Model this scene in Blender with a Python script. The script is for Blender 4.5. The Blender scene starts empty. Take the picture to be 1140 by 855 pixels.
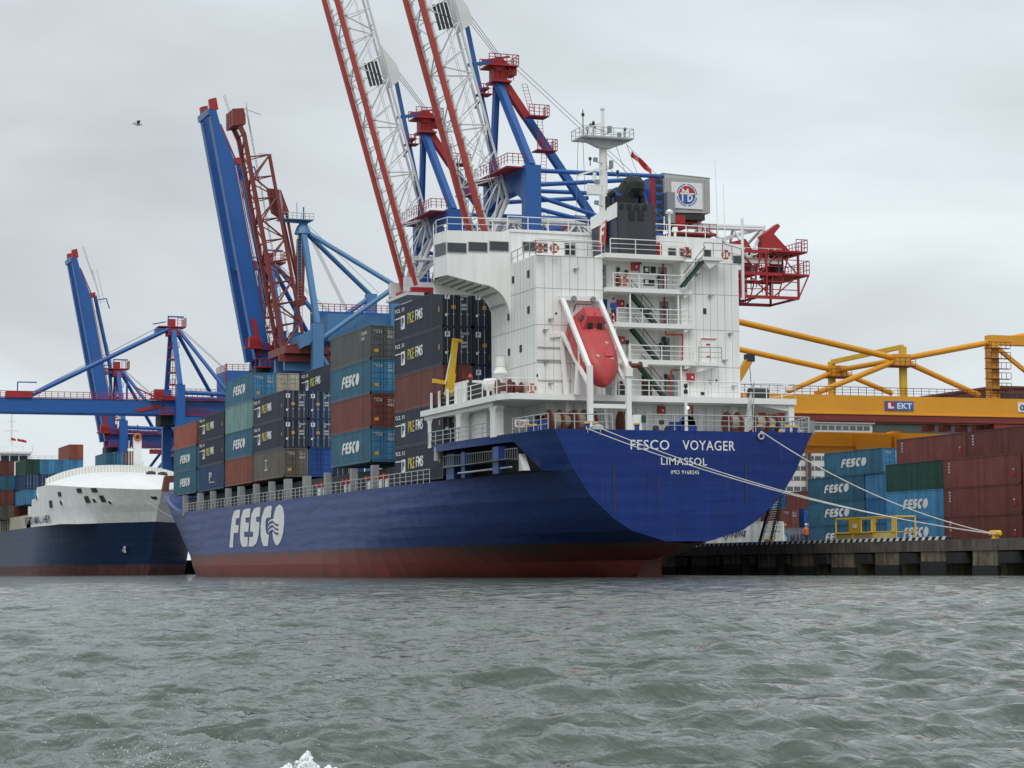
import bpy, math, random
import numpy as np
from mathutils import Vector, Matrix, Euler
random.seed(7)
SC = bpy.context.scene
COL = SC.collection
R = math.radians
# ------------------------------------------------------------------ camera
cam_d = bpy.data.cameras.new("camera")
cam = bpy.data.objects.new("camera", cam_d); COL.objects.link(cam)
cam_d.sensor_width = 36.0; cam_d.lens = 36.0*2420/1140
cam_d.clip_start = 0.3; cam_d.clip_end = 6000
yaw, pitch, roll = .3588, .0839, -.0082
fw = Vector((math.sin(yaw)*math.cos(pitch), math.cos(yaw)*math.cos(pitch), math.sin(pitch)))
rt = Vector((math.cos(yaw), -math.sin(yaw), 0)); up = rt.cross(fw)
rt, up = rt*math.cos(roll)+up*math.sin(roll), -rt*math.sin(roll)+up*math.cos(roll)
CAM = Vector((-64.1, -136.6, 0.8))
cam.matrix_world = Matrix(((rt.x, up.x, -fw.x, CAM.x), (rt.y, up.y, -fw.y, CAM.y), (rt.z, up.z, -fw.z, CAM.z), (0, 0, 0, 1)))
SC.camera = cam
# ------------------------------------------------------------------ overcast sky
SC.view_settings.view_transform = 'Standard'; SC.view_settings.look = 'None'
SC.view_settings.exposure = 0.10; SC.view_settings.gamma = 1.0
SUN_EL, SUN_AZ = R(48), R(205)      # azimuth clockwise from +Y
W = bpy.data.worlds.new("World"); SC.world = W; W.use_nodes = True
nt = W.node_tree; N = nt.nodes; L = nt.links; N.clear()
out = N.new('ShaderNodeOutputWorld'); mix = N.new('ShaderNodeMixShader')
sky = N.new('ShaderNodeTexSky'); sky.sky_type = 'NISHITA'; sky.sun_disc = False
sky.sun_elevation = SUN_EL; sky.sun_rotation = SUN_AZ; sky.air_density = 1.6; sky.dust_density = 3
b1 = N.new('ShaderNodeBackground'); b1.inputs[1].default_value = 0.10
b2 = N.new('ShaderNodeBackground'); b2.inputs[1].default_value = 1.0
L.new(sky.outputs[0], b1.inputs[0])
tc = N.new('ShaderNodeTexCoord'); mp = N.new('ShaderNodeMapping'); mp.inputs['Scale'].default_value = (1.0, 1.0, 2.6)
mp.inputs['Location'].default_value = (0.35, 0.1, 0.2)
L.new(tc.outputs['Generated'], mp.inputs[0])
n1 = N.new('ShaderNodeTexNoise'); n1.inputs['Scale'].default_value = 2.3; n1.inputs['Detail'].default_value = 5; n1.inputs['Roughness'].default_value = .5
n1.inputs['Distortion'].default_value = .35
L.new(mp.outputs[0], n1.inputs['Vector'])
cr = N.new('ShaderNodeValToRGB'); cr.color_ramp.elements[0].position = .33; cr.color_ramp.elements[0].color = (.52, .552, .585, 1)
cr.color_ramp.elements[1].position = .62; cr.color_ramp.elements[1].color = (.80, .875, .92, 1)
L.new(n1.outputs[0], cr.inputs[0])
sp = N.new('ShaderNodeSeparateXYZ'); L.new(tc.outputs['Generated'], sp.inputs[0])
mr = N.new('ShaderNodeMapRange'); mr.inputs[1].default_value = .28; mr.inputs[2].default_value = .95; mr.inputs[3].default_value = 1.0; mr.inputs[4].default_value = 1.35
L.new(sp.outputs[2], mr.inputs[0])
vm = N.new('ShaderNodeVectorMath'); vm.operation = 'SCALE'; L.new(cr.outputs[0], vm.inputs[0]); L.new(mr.outputs[0], vm.inputs['Scale'])
L.new(vm.outputs[0], b2.inputs[0]); L.new(b1.outputs[0], mix.inputs[1]); L.new(b2.outputs[0], mix.inputs[2]); mix.inputs[0].default_value = .94
L.new(mix.outputs[0], out.inputs[0])
sl = bpy.data.lights.new("sun", 'SUN'); sl.energy = 1.0; sl.angle = R(28); sl.color = (1, .97, .93)
so = bpy.data.objects.new("sun", sl); COL.objects.link(so)
sd = Vector((math.sin(SUN_AZ)*math.cos(SUN_EL), math.cos(SUN_AZ)*math.cos(SUN_EL), math.sin(SUN_EL)))
so.rotation_euler = sd.to_track_quat('Z', 'Y').to_euler()

# ------------------------------------------------------------------ materials
MATS = {}
def paint(name, col, rough=.5, var=.12, rust=0.0, scale=.35, metal=0.0, streak=0.0, rnd=0.0, spec=.5):
    if name in MATS: return MATS[name]
    m = bpy.data.materials.new(name); m.use_nodes = True; MATS[name] = m
    n = m.node_tree.nodes; l = m.node_tree.links; bs = n['Principled BSDF']
    bs.inputs['Roughness'].default_value = rough; bs.inputs['Metallic'].default_value = metal
    bs.inputs['Specular IOR Level'].default_value = spec
    t = n.new('ShaderNodeTexCoord'); no = n.new('ShaderNodeTexNoise'); no.inputs['Scale'].default_value = scale; no.inputs['Detail'].default_value = 6; no.inputs['Roughness'].default_value = .65
    l.new(t.outputs['Object'], no.inputs['Vector'])
    mr = n.new('ShaderNodeMapRange'); mr.inputs[1].default_value = .3; mr.inputs[2].default_value = .7; mr.inputs[3].default_value = 1-var; mr.inputs[4].default_value = 1+var
    l.new(no.outputs[0], mr.inputs[0]); fac = mr.outputs[0]
    if rnd:
        oi = n.new('ShaderNodeObjectInfo'); m2 = n.new('ShaderNodeMapRange'); m2.inputs[3].default_value = 1-rnd; m2.inputs[4].default_value = 1+rnd
        l.new(oi.outputs['Random'], m2.inputs[0]); mu = n.new('ShaderNodeMath'); mu.operation = 'MULTIPLY'; l.new(fac, mu.inputs[0]); l.new(m2.outputs[0], mu.inputs[1]); fac = mu.outputs[0]
    if streak:
        mp = n.new('ShaderNodeMapping'); mp.inputs['Scale'].default_value = (1.3, 1.3, .07); l.new(t.outputs['Object'], mp.inputs[0])
        n2 = n.new('ShaderNodeTexNoise'); n2.inputs['Scale'].default_value = 1.6; n2.inputs['Detail'].default_value = 5; l.new(mp.outputs[0], n2.inputs['Vector'])
        m3 = n.new('ShaderNodeMapRange'); m3.inputs[1].default_value = .35; m3.inputs[2].default_value = .65; m3.inputs[3].default_value = 1-streak; m3.inputs[4].default_value = 1+streak*.4
        l.new(n2.outputs[0], m3.inputs[0]); mu = n.new('ShaderNodeMath'); mu.operation = 'MULTIPLY'; l.new(fac, mu.inputs[0]); l.new(m3.outputs[0], mu.inputs[1]); fac = mu.outputs[0]
    vs = n.new('ShaderNodeVectorMath'); vs.operation = 'SCALE'; vs.inputs[0].default_value = col; l.new(fac, vs.inputs['Scale']); o = vs.outputs[0]
    if rust:
        n4 = n.new('ShaderNodeTexNoise'); n4.inputs['Scale'].default_value = 1.7; n4.inputs['Detail'].default_value = 8; n4.inputs['Roughness'].default_value = .7
        mp2 = n.new('ShaderNodeMapping'); mp2.inputs['Scale'].default_value = (1, 1, .35); l.new(t.outputs['Object'], mp2.inputs[0]); l.new(mp2.outputs[0], n4.inputs['Vector'])
        r4 = n.new('ShaderNodeMapRange'); r4.inputs[1].default_value = .72-rust*.25; r4.inputs[2].default_value = .80-rust*.15; r4.inputs[3].default_value = 0; r4.inputs[4].default_value = .75
        l.new(n4.outputs[0], r4.inputs[0]); mx = n.new('ShaderNodeMix'); mx.data_type = 'RGBA'; l.new(r4.outputs[0], mx.inputs[0]); l.new(o, mx.inputs[6]); mx.inputs[7].default_value = (.13, .055, .03, 1); o = mx.outputs[2]
    l.new(o, bs.inputs['Base Color'])
    return m
def plate_bump(m, st=.35):
    n = m.node_tree.nodes; l = m.node_tree.links; t = n.new('ShaderNodeTexCoord'); mp = n.new('ShaderNodeMapping'); mp.inputs['Scale'].default_value = (.12, .12, .9); l.new(t.outputs['Object'], mp.inputs[0])
    no = n.new('ShaderNodeTexNoise'); no.inputs['Scale'].default_value = 1.6; no.inputs['Detail'].default_value = 3; l.new(mp.outputs[0], no.inputs['Vector'])
    w = n.new('ShaderNodeTexWave'); w.bands_direction = 'Z'; w.inputs['Scale'].default_value = .32; w.inputs['Distortion'].default_value = 2.2; l.new(t.outputs['Object'], w.inputs['Vector'])
    a = n.new('ShaderNodeMath'); a.operation = 'MULTIPLY_ADD'; a.inputs[1].default_value = .16; l.new(w.outputs[1], a.inputs[0]); l.new(no.outputs[0], a.inputs[2])
    # welded plates: faint seams and plate to plate tone differences
    sp = n.new('ShaderNodeSeparateXYZ'); l.new(t.outputs['Object'], sp.inputs[0]); ad = n.new('ShaderNodeMath'); l.new(sp.outputs[0], ad.inputs[0]); l.new(sp.outputs[1], ad.inputs[1]); cb = n.new('ShaderNodeCombineXYZ'); l.new(ad.outputs[0], cb.inputs[0]); l.new(sp.outputs[2], cb.inputs[1])
    br = n.new('ShaderNodeTexBrick'); br.inputs['Scale'].default_value = 1; br.inputs['Brick Width'].default_value = 8; br.inputs['Row Height'].default_value = 2.1; br.inputs['Mortar Size'].default_value = .03; br.inputs['Mortar Smooth'].default_value = .3
    br.inputs['Color1'].default_value = (.88, .90, .94, 1); br.inputs['Color2'].default_value = (1.08, 1.08, 1.05, 1); br.inputs['Mortar'].default_value = (.72, .72, .74, 1); l.new(cb.outputs[0], br.inputs['Vector'])
    bsd = n['Principled BSDF']; src = bsd.inputs['Base Color'].links[0].from_socket; vm = n.new('ShaderNodeVectorMath'); vm.operation = 'MULTIPLY'; l.new(src, vm.inputs[0]); l.new(br.outputs[0], vm.inputs[1])
    # scuffs and thin rust runs
    m5 = n.new('ShaderNodeMapping'); m5.inputs['Scale'].default_value = (1.1, 1.1, .11); l.new(t.outputs['Object'], m5.inputs[0]); n5 = n.new('ShaderNodeTexNoise'); n5.inputs['Scale'].default_value = 2.4; n5.inputs['Detail'].default_value = 7; n5.inputs['Roughness'].default_value = .75; l.new(m5.outputs[0], n5.inputs['Vector'])
    r5 = n.new('ShaderNodeMapRange'); r5.inputs[1].default_value = .58; r5.inputs[2].default_value = .72; r5.inputs[4].default_value = .6; l.new(n5.outputs[0], r5.inputs[0]); mx = n.new('ShaderNodeMix'); mx.data_type = 'RGBA'; l.new(r5.outputs[0], mx.inputs[0]); l.new(vm.outputs[0], mx.inputs[6]); mx.inputs[7].default_value = (.10, .07, .07, 1); l.new(mx.outputs[2], bsd.inputs['Base Color'])
    b = n.new('ShaderNodeBump'); b.inputs['Strength'].default_value = st; b.inputs['Distance'].default_value = .25; l.new(a.outputs[0], b.inputs['Height']); l.new(b.outputs[0], n['Principled BSDF'].inputs['Normal'])
WHITE = paint('white ship paint', (.85, .85, .82), .45, .05, .22, .3, streak=.09)
WHITE2 = paint('white steel', (.82, .82, .79), .45, .06, .28, .6)
SEAM = paint('panel seam', (.36, .36, .34), .6, .1)
GREYD = paint('grey door', (.24, .26, .28), .5, .1)
GLASS = paint('window glass', (.03, .037, .045), .12, .1, spec=.6)
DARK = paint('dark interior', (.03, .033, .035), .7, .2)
BLACK = paint('soot black', (.012, .012, .013), .6, .2)
FUN = paint('funnel grey', (.045, .048, .055), .55, .12, streak=.15)
FUNN = paint('funnel navy', (.03, .035, .07), .5, .1)
HULLB = paint('hull blue', (.012, .046, .20), .46, .10, .0, .12, streak=.16, spec=.4)
HULLT = paint('transom blue', (.003, .027, .175), .45, .10, .0, .2, streak=.14, spec=.35)
LHULL = paint('neighbour hull blue', (.006, .028, .085), .5, .14, .15, .12, streak=.22, spec=.3)
plate_bump(HULLB)
plate_bump(HULLT, .15)
plate_bump(LHULL, .15)
BLUEP = paint('deck blue', (.01, .04, .22), .5, .1)
RED = paint('fire red', (.42, .02, .02), .4, .1)
ORNG = paint('lifeboat red', (.47, .05, .05), .45, .12, 0, 1.2)
LIFEO = paint('lifebuoy orange', (.50, .10, .06), .5, .15, 0, 4)
YEL = paint('crane yellow', (.72, .32, .015), .45, .08, .10, .2)
YEL2 = paint('bright yellow', (.68, .42, .02), .45, .08)
CBLUE = paint('crane blue', (.016, .105, .36), .42, .08, .05, .25)
LBLUE = paint('light crane blue', (.075, .21, .40), .45, .07, .05, .3)
CRED = paint('crane red', (.36, .018, .02), .5, .12, .0, .6)
BRED = paint('boom red', (.42, .045, .03), .5, .08, .05, .4)
DRED = paint('boom oxide red', (.20, .03, .022), .55, .1, .05, .4)
CWHITE = paint('crane white', (.68, .69, .68), .5, .08, .05, .5)
GREY = paint('deck grey', (.30, .32, .32), .6, .12, .2, .4)
LGREY = paint('light grey steel', (.42, .44, .44), .5, .1, .05, .5)
GREEN = paint('stair green', (.02, .06, .045), .5, .2)
OXID = paint('oxide winch red', (.13, .035, .025), .6, .2, 0, 2)
ROPE = paint('mooring rope', (.62, .60, .54), .8, .15, 0, 3)
ROPED = paint('winch rope', (.30, .27, .22), .85, .3, 0, 5)
CABLE = paint('steel cable', (.12, .13, .14), .5, .1)
LETW = paint('white lettering', (.78, .79, .76), .6, .08, 0, 1.5)
LETG = paint('faded lettering', (.50, .52, .50), .7, .15, 0, 2)
LETY = paint('yellow lettering', (.62, .52, .12), .6, .1, 0, 2)
LETN = paint('navy lettering', (.05, .07, .13), .6, .1)
STK = paint('orange sticker', (.55, .28, .03), .6, .1)
CONC = paint('quay concrete', (.11, .095, .08), .9, .4, .7, .9, streak=.4)
RUBB = paint('fender rubber', (.02, .02, .02), .8, .2)
NAVYV = paint('cloth blue', (.02, .06, .3), .8, .1)
VEST = paint('cloth orange', (.75, .13, .03), .7, .1)
DARKC = paint('cloth dark', (.03, .035, .05), .8, .1)
SKIN = paint('skin', (.45, .26, .18), .6, .05)

def boot_material():
    m = bpy.data.materials.new('boot topping'); m.use_nodes = True
    n = m.node_tree.nodes; l = m.node_tree.links; bs = n['Principled BSDF']; bs.inputs['Roughness'].default_value = .6
    t = n.new('ShaderNodeTexCoord'); sep = n.new('ShaderNodeSeparateXYZ'); l.new(t.outputs['Object'], sep.inputs[0])
    mp = n.new('ShaderNodeMapping'); mp.inputs['Scale'].default_value = (.12, .12, .02); l.new(t.outputs['Object'], mp.inputs[0])
    no = n.new('ShaderNodeTexNoise'); no.inputs['Scale'].default_value = 1.5; no.inputs['Detail'].default_value = 4; l.new(mp.outputs[0], no.inputs['Vector'])
    a = n.new('ShaderNodeMath'); a.operation = 'MULTIPLY_ADD'; a.inputs[1].default_value = 2.4; l.new(no.outputs[0], a.inputs[0]); l.new(sep.outputs[2], a.inputs[2])
    n2 = n.new('ShaderNodeTexNoise'); n2.inputs['Scale'].default_value = 1.1; n2.inputs['Detail'].default_value = 7; n2.inputs['Roughness'].default_value = .7
    mp2 = n.new('ShaderNodeMapping'); mp2.inputs['Scale'].default_value = (1, 1, .2); l.new(t.outputs['Object'], mp2.inputs[0]); l.new(mp2.outputs[0], n2.inputs['Vector'])
    b = n.new('ShaderNodeMath'); b.operation = 'MULTIPLY_ADD'; b.inputs[1].default_value = .9; l.new(n2.outputs[0], b.inputs[0]); l.new(a.outputs[0], b.inputs[2])
    cr = n.new('ShaderNodeValToRGB'); e = cr.color_ramp.elements
    mr = n.new('ShaderNodeMapRange'); mr.inputs[1].default_value = 1.0; mr.inputs[2].default_value = 5.6; l.new(b.outputs[0], mr.inputs[0]); l.new(mr.outputs[0], cr.inputs[0])
    e[0].position = .0; e[0].color = (.05, .014, .012, 1); e[1].position = .9; e[1].color = (.11, .08, .08, 1)
    k = e.new(.3); k.color = (.22, .04, .028, 1); k = e.new(.52); k.color = (.20, .055, .045, 1); k = e.new(.68); k.color = (.10, .065, .065, 1)
    l.new(cr.outputs[0], bs.inputs['Base Color']); return m
BOOT = boot_material()

# ------------------------------------------------------------------ helpers
ORG = {}
class MB:
    def __init__(s): s.v = []; s.f = []; s.mi = []; s.m = 0
    def quad(s, *p):
        i = len(s.v); s.v += [tuple(q) for q in p]; s.f.append(tuple(range(i, i+len(p)))); s.mi.append(s.m); return s
    def box(s, a, b):
        x0, y0, z0 = a; x1, y1, z1 = b
        if x0 > x1: x0, x1 = x1, x0
        if y0 > y1: y0, y1 = y1, y0
        if z0 > z1: z0, z1 = z1, z0
        i = len(s.v)
        s.v += [(x0, y0, z0), (x1, y0, z0), (x1, y1, z0), (x0, y1, z0), (x0, y0, z1), (x1, y0, z1), (x1, y1, z1), (x0, y1, z1)]
        for f in ((0, 3, 2, 1), (4, 5, 6, 7), (0, 1, 5, 4), (1, 2, 6, 5), (2, 3, 7, 6), (3, 0, 4, 7)):
            s.f.append(tuple(i+k for k in f)); s.mi.append(s.m)
        return s
    def cbox(s, c, d): return s.box([c[k]-d[k]/2 for k in range(3)], [c[k]+d[k]/2 for k in range(3)])
    def beam(s, p, q, w, h=None, up=(0, 0, 1)):
        h = h or w; p = Vector(p); q = Vector(q); d = (q-p).normalized(); u = Vector(up)
        if abs(d.dot(u)) > .98: u = Vector((1, 0, 0))
        r = d.cross(u).normalized()*w/2; u = r.cross(d).normalized()*h/2
        i = len(s.v)
        for b in (p, q): s.v += [tuple(b-r-u), tuple(b+r-u), tuple(b+r+u), tuple(b-r+u)]
        for f in ((0, 1, 2, 3), (7, 6, 5, 4), (0, 4, 5, 1), (1, 5, 6, 2), (2, 6, 7, 3), (3, 7, 4, 0)):
            s.f.append(tuple(i+k for k in f)); s.mi.append(s.m)
        return s
    def tube(s, p, q, r, n=6, r2=None):
        r2 = r if r2 is None else r2
        p = Vector(p); q = Vector(q); d = (q-p).normalized(); u = Vector((0, 0, 1)) if abs(d.z) < .95 else Vector((1, 0, 0))
        a = d.cross(u).normalized(); b = a.cross(d); i = len(s.v)
        for (c, rr) in ((p, r), (q, r2)):
            for k in range(n):
                t = 2*math.pi*k/n; s.v.append(tuple(c+a*math.cos(t)*rr+b*math.sin(t)*rr))
        for k in range(n):
            k2 = (k+1) % n; s.f.append((i+k, i+k2, i+n+k2, i+n+k)); s.mi.append(s.m)
        s.f.append(tuple(i+k for k in range(n))[::-1]); s.mi.append(s.m)
        s.f.append(tuple(i+n+k for k in range(n))); s.mi.append(s.m)
        return s
    def path(s, pts, r, n=6):
        for a, b in zip(pts[:-1], pts[1:]): s.tube(a, b, r, n)
        return s
    def prism(s, pts, off):      # pts: 3D polygon, off: extrusion vector
        o = Vector(off); i = len(s.v); n = len(pts)
        s.v += [tuple(p) for p in pts] + [tuple(Vector(p)+o) for p in pts]
        s.f.append(tuple(range(i, i+n))); s.mi.append(s.m); s.f.append(tuple(range(i+2*n-1, i+n-1, -1))); s.mi.append(s.m)
        for k in range(n):
            k2 = (k+1) % n; s.f.append((i+k, i+n+k, i+n+k2, i+k2)); s.mi.append(s.m)
        return s
    def lathe(s, prof, c, ax='Z', n=16):
        i = len(s.v); m = len(prof)
        for (r, h) in prof:
            for k in range(n):
                t = 2*math.pi*k/n; a, b = r*math.cos(t), r*math.sin(t)
                s.v.append({'Z': (c[0]+a, c[1]+b, c[2]+h), 'Y': (c[0]+a, c[1]+h, c[2]+b), 'X': (c[0]+h, c[1]+a, c[2]+b)}[ax])
        for j in range(m-1):
            for k in range(n):
                k2 = (k+1) % n; s.f.append((i+j*n+k, i+j*n+k2, i+(j+1)*n+k2, i+(j+1)*n+k)); s.mi.append(s.m)
        s.f.append(tuple(i+k for k in range(n))[::-1]); s.mi.append(s.m); s.f.append(tuple(i+(m-1)*n+k for k in range(n))); s.mi.append(s.m)
        return s
    def torus(s, c, R0, r0, ax='Y', n=20, m=8):
        i = len(s.v)
        for a in range(n):
            for b in range(m):
                t = 2*math.pi*a/n; q = 2*math.pi*b/m; rr = R0+r0*math.cos(q); x, y, z = rr*math.cos(t), rr*math.sin(t), r0*math.sin(q)
                s.v.append({'Y': (c[0]+x, c[1]+z, c[2]+y), 'X': (c[0]+z, c[1]+x, c[2]+y), 'Z': (c[0]+x, c[1]+y, c[2]+z)}[ax])
        for a in range(n):
            for b in range(m):
                a2 = (a+1) % n; b2 = (b+1) % m
                s.f.append((i+a*m+b, i+a2*m+b, i+a2*m+b2, i+a*m+b2)); s.mi.append(s.m)
        return s
    def grid(s, rows, close=False):
        i = len(s.v); n = len(rows[0])
        for r in rows: s.v += [tuple(p) for p in r]
        for a in range(len(rows)-1):
            for b in range(n-1):
                s.f.append((i+a*n+b, i+a*n+b+1, i+(a+1)*n+b+1, i+(a+1)*n+b)); s.mi.append(s.m)
        return s
    def mesh(s, name, origin=(0, 0, 0), smooth=False):
        me = bpy.data.meshes.new(name); o = origin
        me.from_pydata([(v[0]-o[0], v[1]-o[1], v[2]-o[2]) for v in s.v], [], s.f); me.polygons.foreach_set('material_index', s.mi)
        if smooth: me.polygons.foreach_set('use_smooth', [True]*len(me.polygons))
        me.update(); return me
    def build(s, name, mat, parent=None, origin=None, smooth=False):
        o0 = ORG.get(parent.name, (0, 0, 0)) if parent else (origin or (0, 0, 0))
        me = s.mesh(name, o0, smooth)
        for m in (mat if isinstance(mat, (list, tuple)) else [mat]): me.materials.append(m)
        o = bpy.data.objects.new(name, me); COL.objects.link(o)
        if parent: o.parent = parent; ORG[o.name] = o0
        else: o.location = o0; ORG[o.name] = o0
        return o
def tag(o, label=None, cat=None, group=None, kind=None):
    if label: o['label'] = label
    if cat: o['category'] = cat
    if group: o['group'] = group
    if kind: o['kind'] = kind
    return o
def thing(name, loc, label, cat, group=None):
    o = bpy.data.objects.new(name, None); COL.objects.link(o); o.location = loc; o.empty_display_size = .5
    ORG[o.name] = tuple(loc); return tag(o, label, cat, group)
KIDS = lambda o: [c for c in bpy.data.objects if c.parent == o]
def copy_tree(o, parent=None, kids=None):
    if kids is None:
        kids = {}
        for c in bpy.data.objects:
            if c.parent: kids.setdefault(c.parent.name, []).append(c)
    c = o.copy(); COL.objects.link(c)
    if parent: c.parent = parent
    for ch in kids.get(o.name, []): copy_tree(ch, c, kids)
    return c
def copy_thing(o, loc, label, rot=None):
    c = copy_tree(o); c.location = loc; c['label'] = label
    if rot is not None: c.rotation_euler = rot
    return c
_txt = {}
def text_mesh(body, shear=0, bold=0.0, depth=.02):
    k = (body, shear, bold)
    if k in _txt: return _txt[k]
    cu = bpy.data.curves.new('t', 'FONT'); cu.body = body; cu.size = 1; cu.shear = shear; cu.offset = bold; cu.extrude = depth; cu.resolution_u = 3; cu.space_character = 1.08
    o = bpy.data.objects.new('t', cu); COL.objects.link(o); bpy.context.view_layer.update()
    me = bpy.data.meshes.new_from_object(o.evaluated_get(bpy.context.evaluated_depsgraph_get())); bpy.data.objects.remove(o)
    co = np.empty(len(me.vertices)*3); me.vertices.foreach_get('co', co); co = co.reshape(-1, 3)
    fs = [tuple(p.vertices) for p in me.polygons]; mn, mx = co.min(0), co.max(0)
    co[:, 0] = (co[:, 0]-mn[0])/(mx[0]-mn[0]); co[:, 1] = (co[:, 1]-mn[1])/(mx[1]-mn[1])
    _txt[k] = (co, fs); bpy.data.meshes.remove(me); return _txt[k]
def put_text(mb, body, o, xv, yv, shear=0, bold=0.01, depth=.03):
    """text fills the parallelogram o, o+xv, o+yv; extruded along the normal"""
    co, fs = text_mesh(body, shear, bold); o = Vector(o); xv = Vector(xv); yv = Vector(yv); n = xv.cross(yv).normalized()
    i = len(mb.v)
    for c in co: mb.v.append(tuple(o+xv*c[0]+yv*c[1]+n*(depth if c[2] > 0 else -.002)))
    for f in fs: mb.f.append(tuple(i+k for k in f)); mb.mi.append(mb.m)
    return mb
def rail(mb, pts, h=1.05, step=1.6, bars=3, r=.032, ends=True):
    for a, b in zip(pts[:-1], pts[1:]):
        a = Vector(a); b = Vector(b); n = max(1, round((b-a).length/step))
        for k in range(n+1):
            p = a.lerp(b, k/n); mb.tube(p, p+Vector((0, 0, h)), r*1.15, 4)
        for j in range(bars):
            z = Vector((0, 0, h*(j+1)/bars)); mb.tube(a+z, b+z, r*(1.1 if j == bars-1 else .7), 4)
    return mb
def ladder(mb, a, b, w=.5, side=(1, 0, 0), r=.03, step=.35, cage=False):
    a = Vector(a); b = Vector(b); s = Vector(side).normalized()*w/2
    mb.tube(a-s, b-s, r, 4); mb.tube(a+s, b+s, r, 4); n = int((b-a).length/step)
    for k in range(n+1):
        p = a.lerp(b, k/max(n, 1)); mb.tube(p-s, p+s, r*.7, 4)
    return mb
def lattice(mb, A, B, n, r, cross=False):
    """zigzag between two chords A=(p0,p1) and B=(q0,q1)"""
    a0, a1 = map(Vector, A); b0, b1 = map(Vector, B)
    for k in range(n):
        p = a0.lerp(a1, k/n); p2 = a0.lerp(a1, (k+1)/n); q = b0.lerp(b1, k/n); q2 = b0.lerp(b1, (k+1)/n)
        if k % 2 == 0: mb.tube(p, q2, r, 5)
        else: mb.tube(q, p2, r, 5)
        if cross:
            if k % 2: mb.tube(p, q2, r, 5)
            else: mb.tube(q, p2, r, 5)
        mb.tube(p, q, r*.8, 5)
    mb.tube(a1, b1, r*.8, 5)
    return mb
def interp(t, xs, ys): return float(np.interp(t, xs, ys))
def cinterp(t, xs, ys):     # monotone cubic through the table
    n = len(xs); h = [xs[i+1]-xs[i] for i in range(n-1)]; dl = [(ys[i+1]-ys[i])/h[i] for i in range(n-1)]
    m = [dl[0]]+[0 if dl[i-1]*dl[i] <= 0 else 2*dl[i-1]*dl[i]/(dl[i-1]+dl[i]) for i in range(1, n-1)]+[dl[-1]]
    t = min(max(t, xs[0]), xs[-1]); i = max(0, min(n-2, sum(1 for x in xs if x <= t)-1)); u = (t-xs[i])/h[i]
    return ((2*u**3-3*u*u+1)*ys[i]+(u**3-2*u*u+u)*h[i]*m[i]+(-2*u**3+3*u*u)*ys[i+1]+(u**3-u*u)*h[i]*m[i+1])
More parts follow.
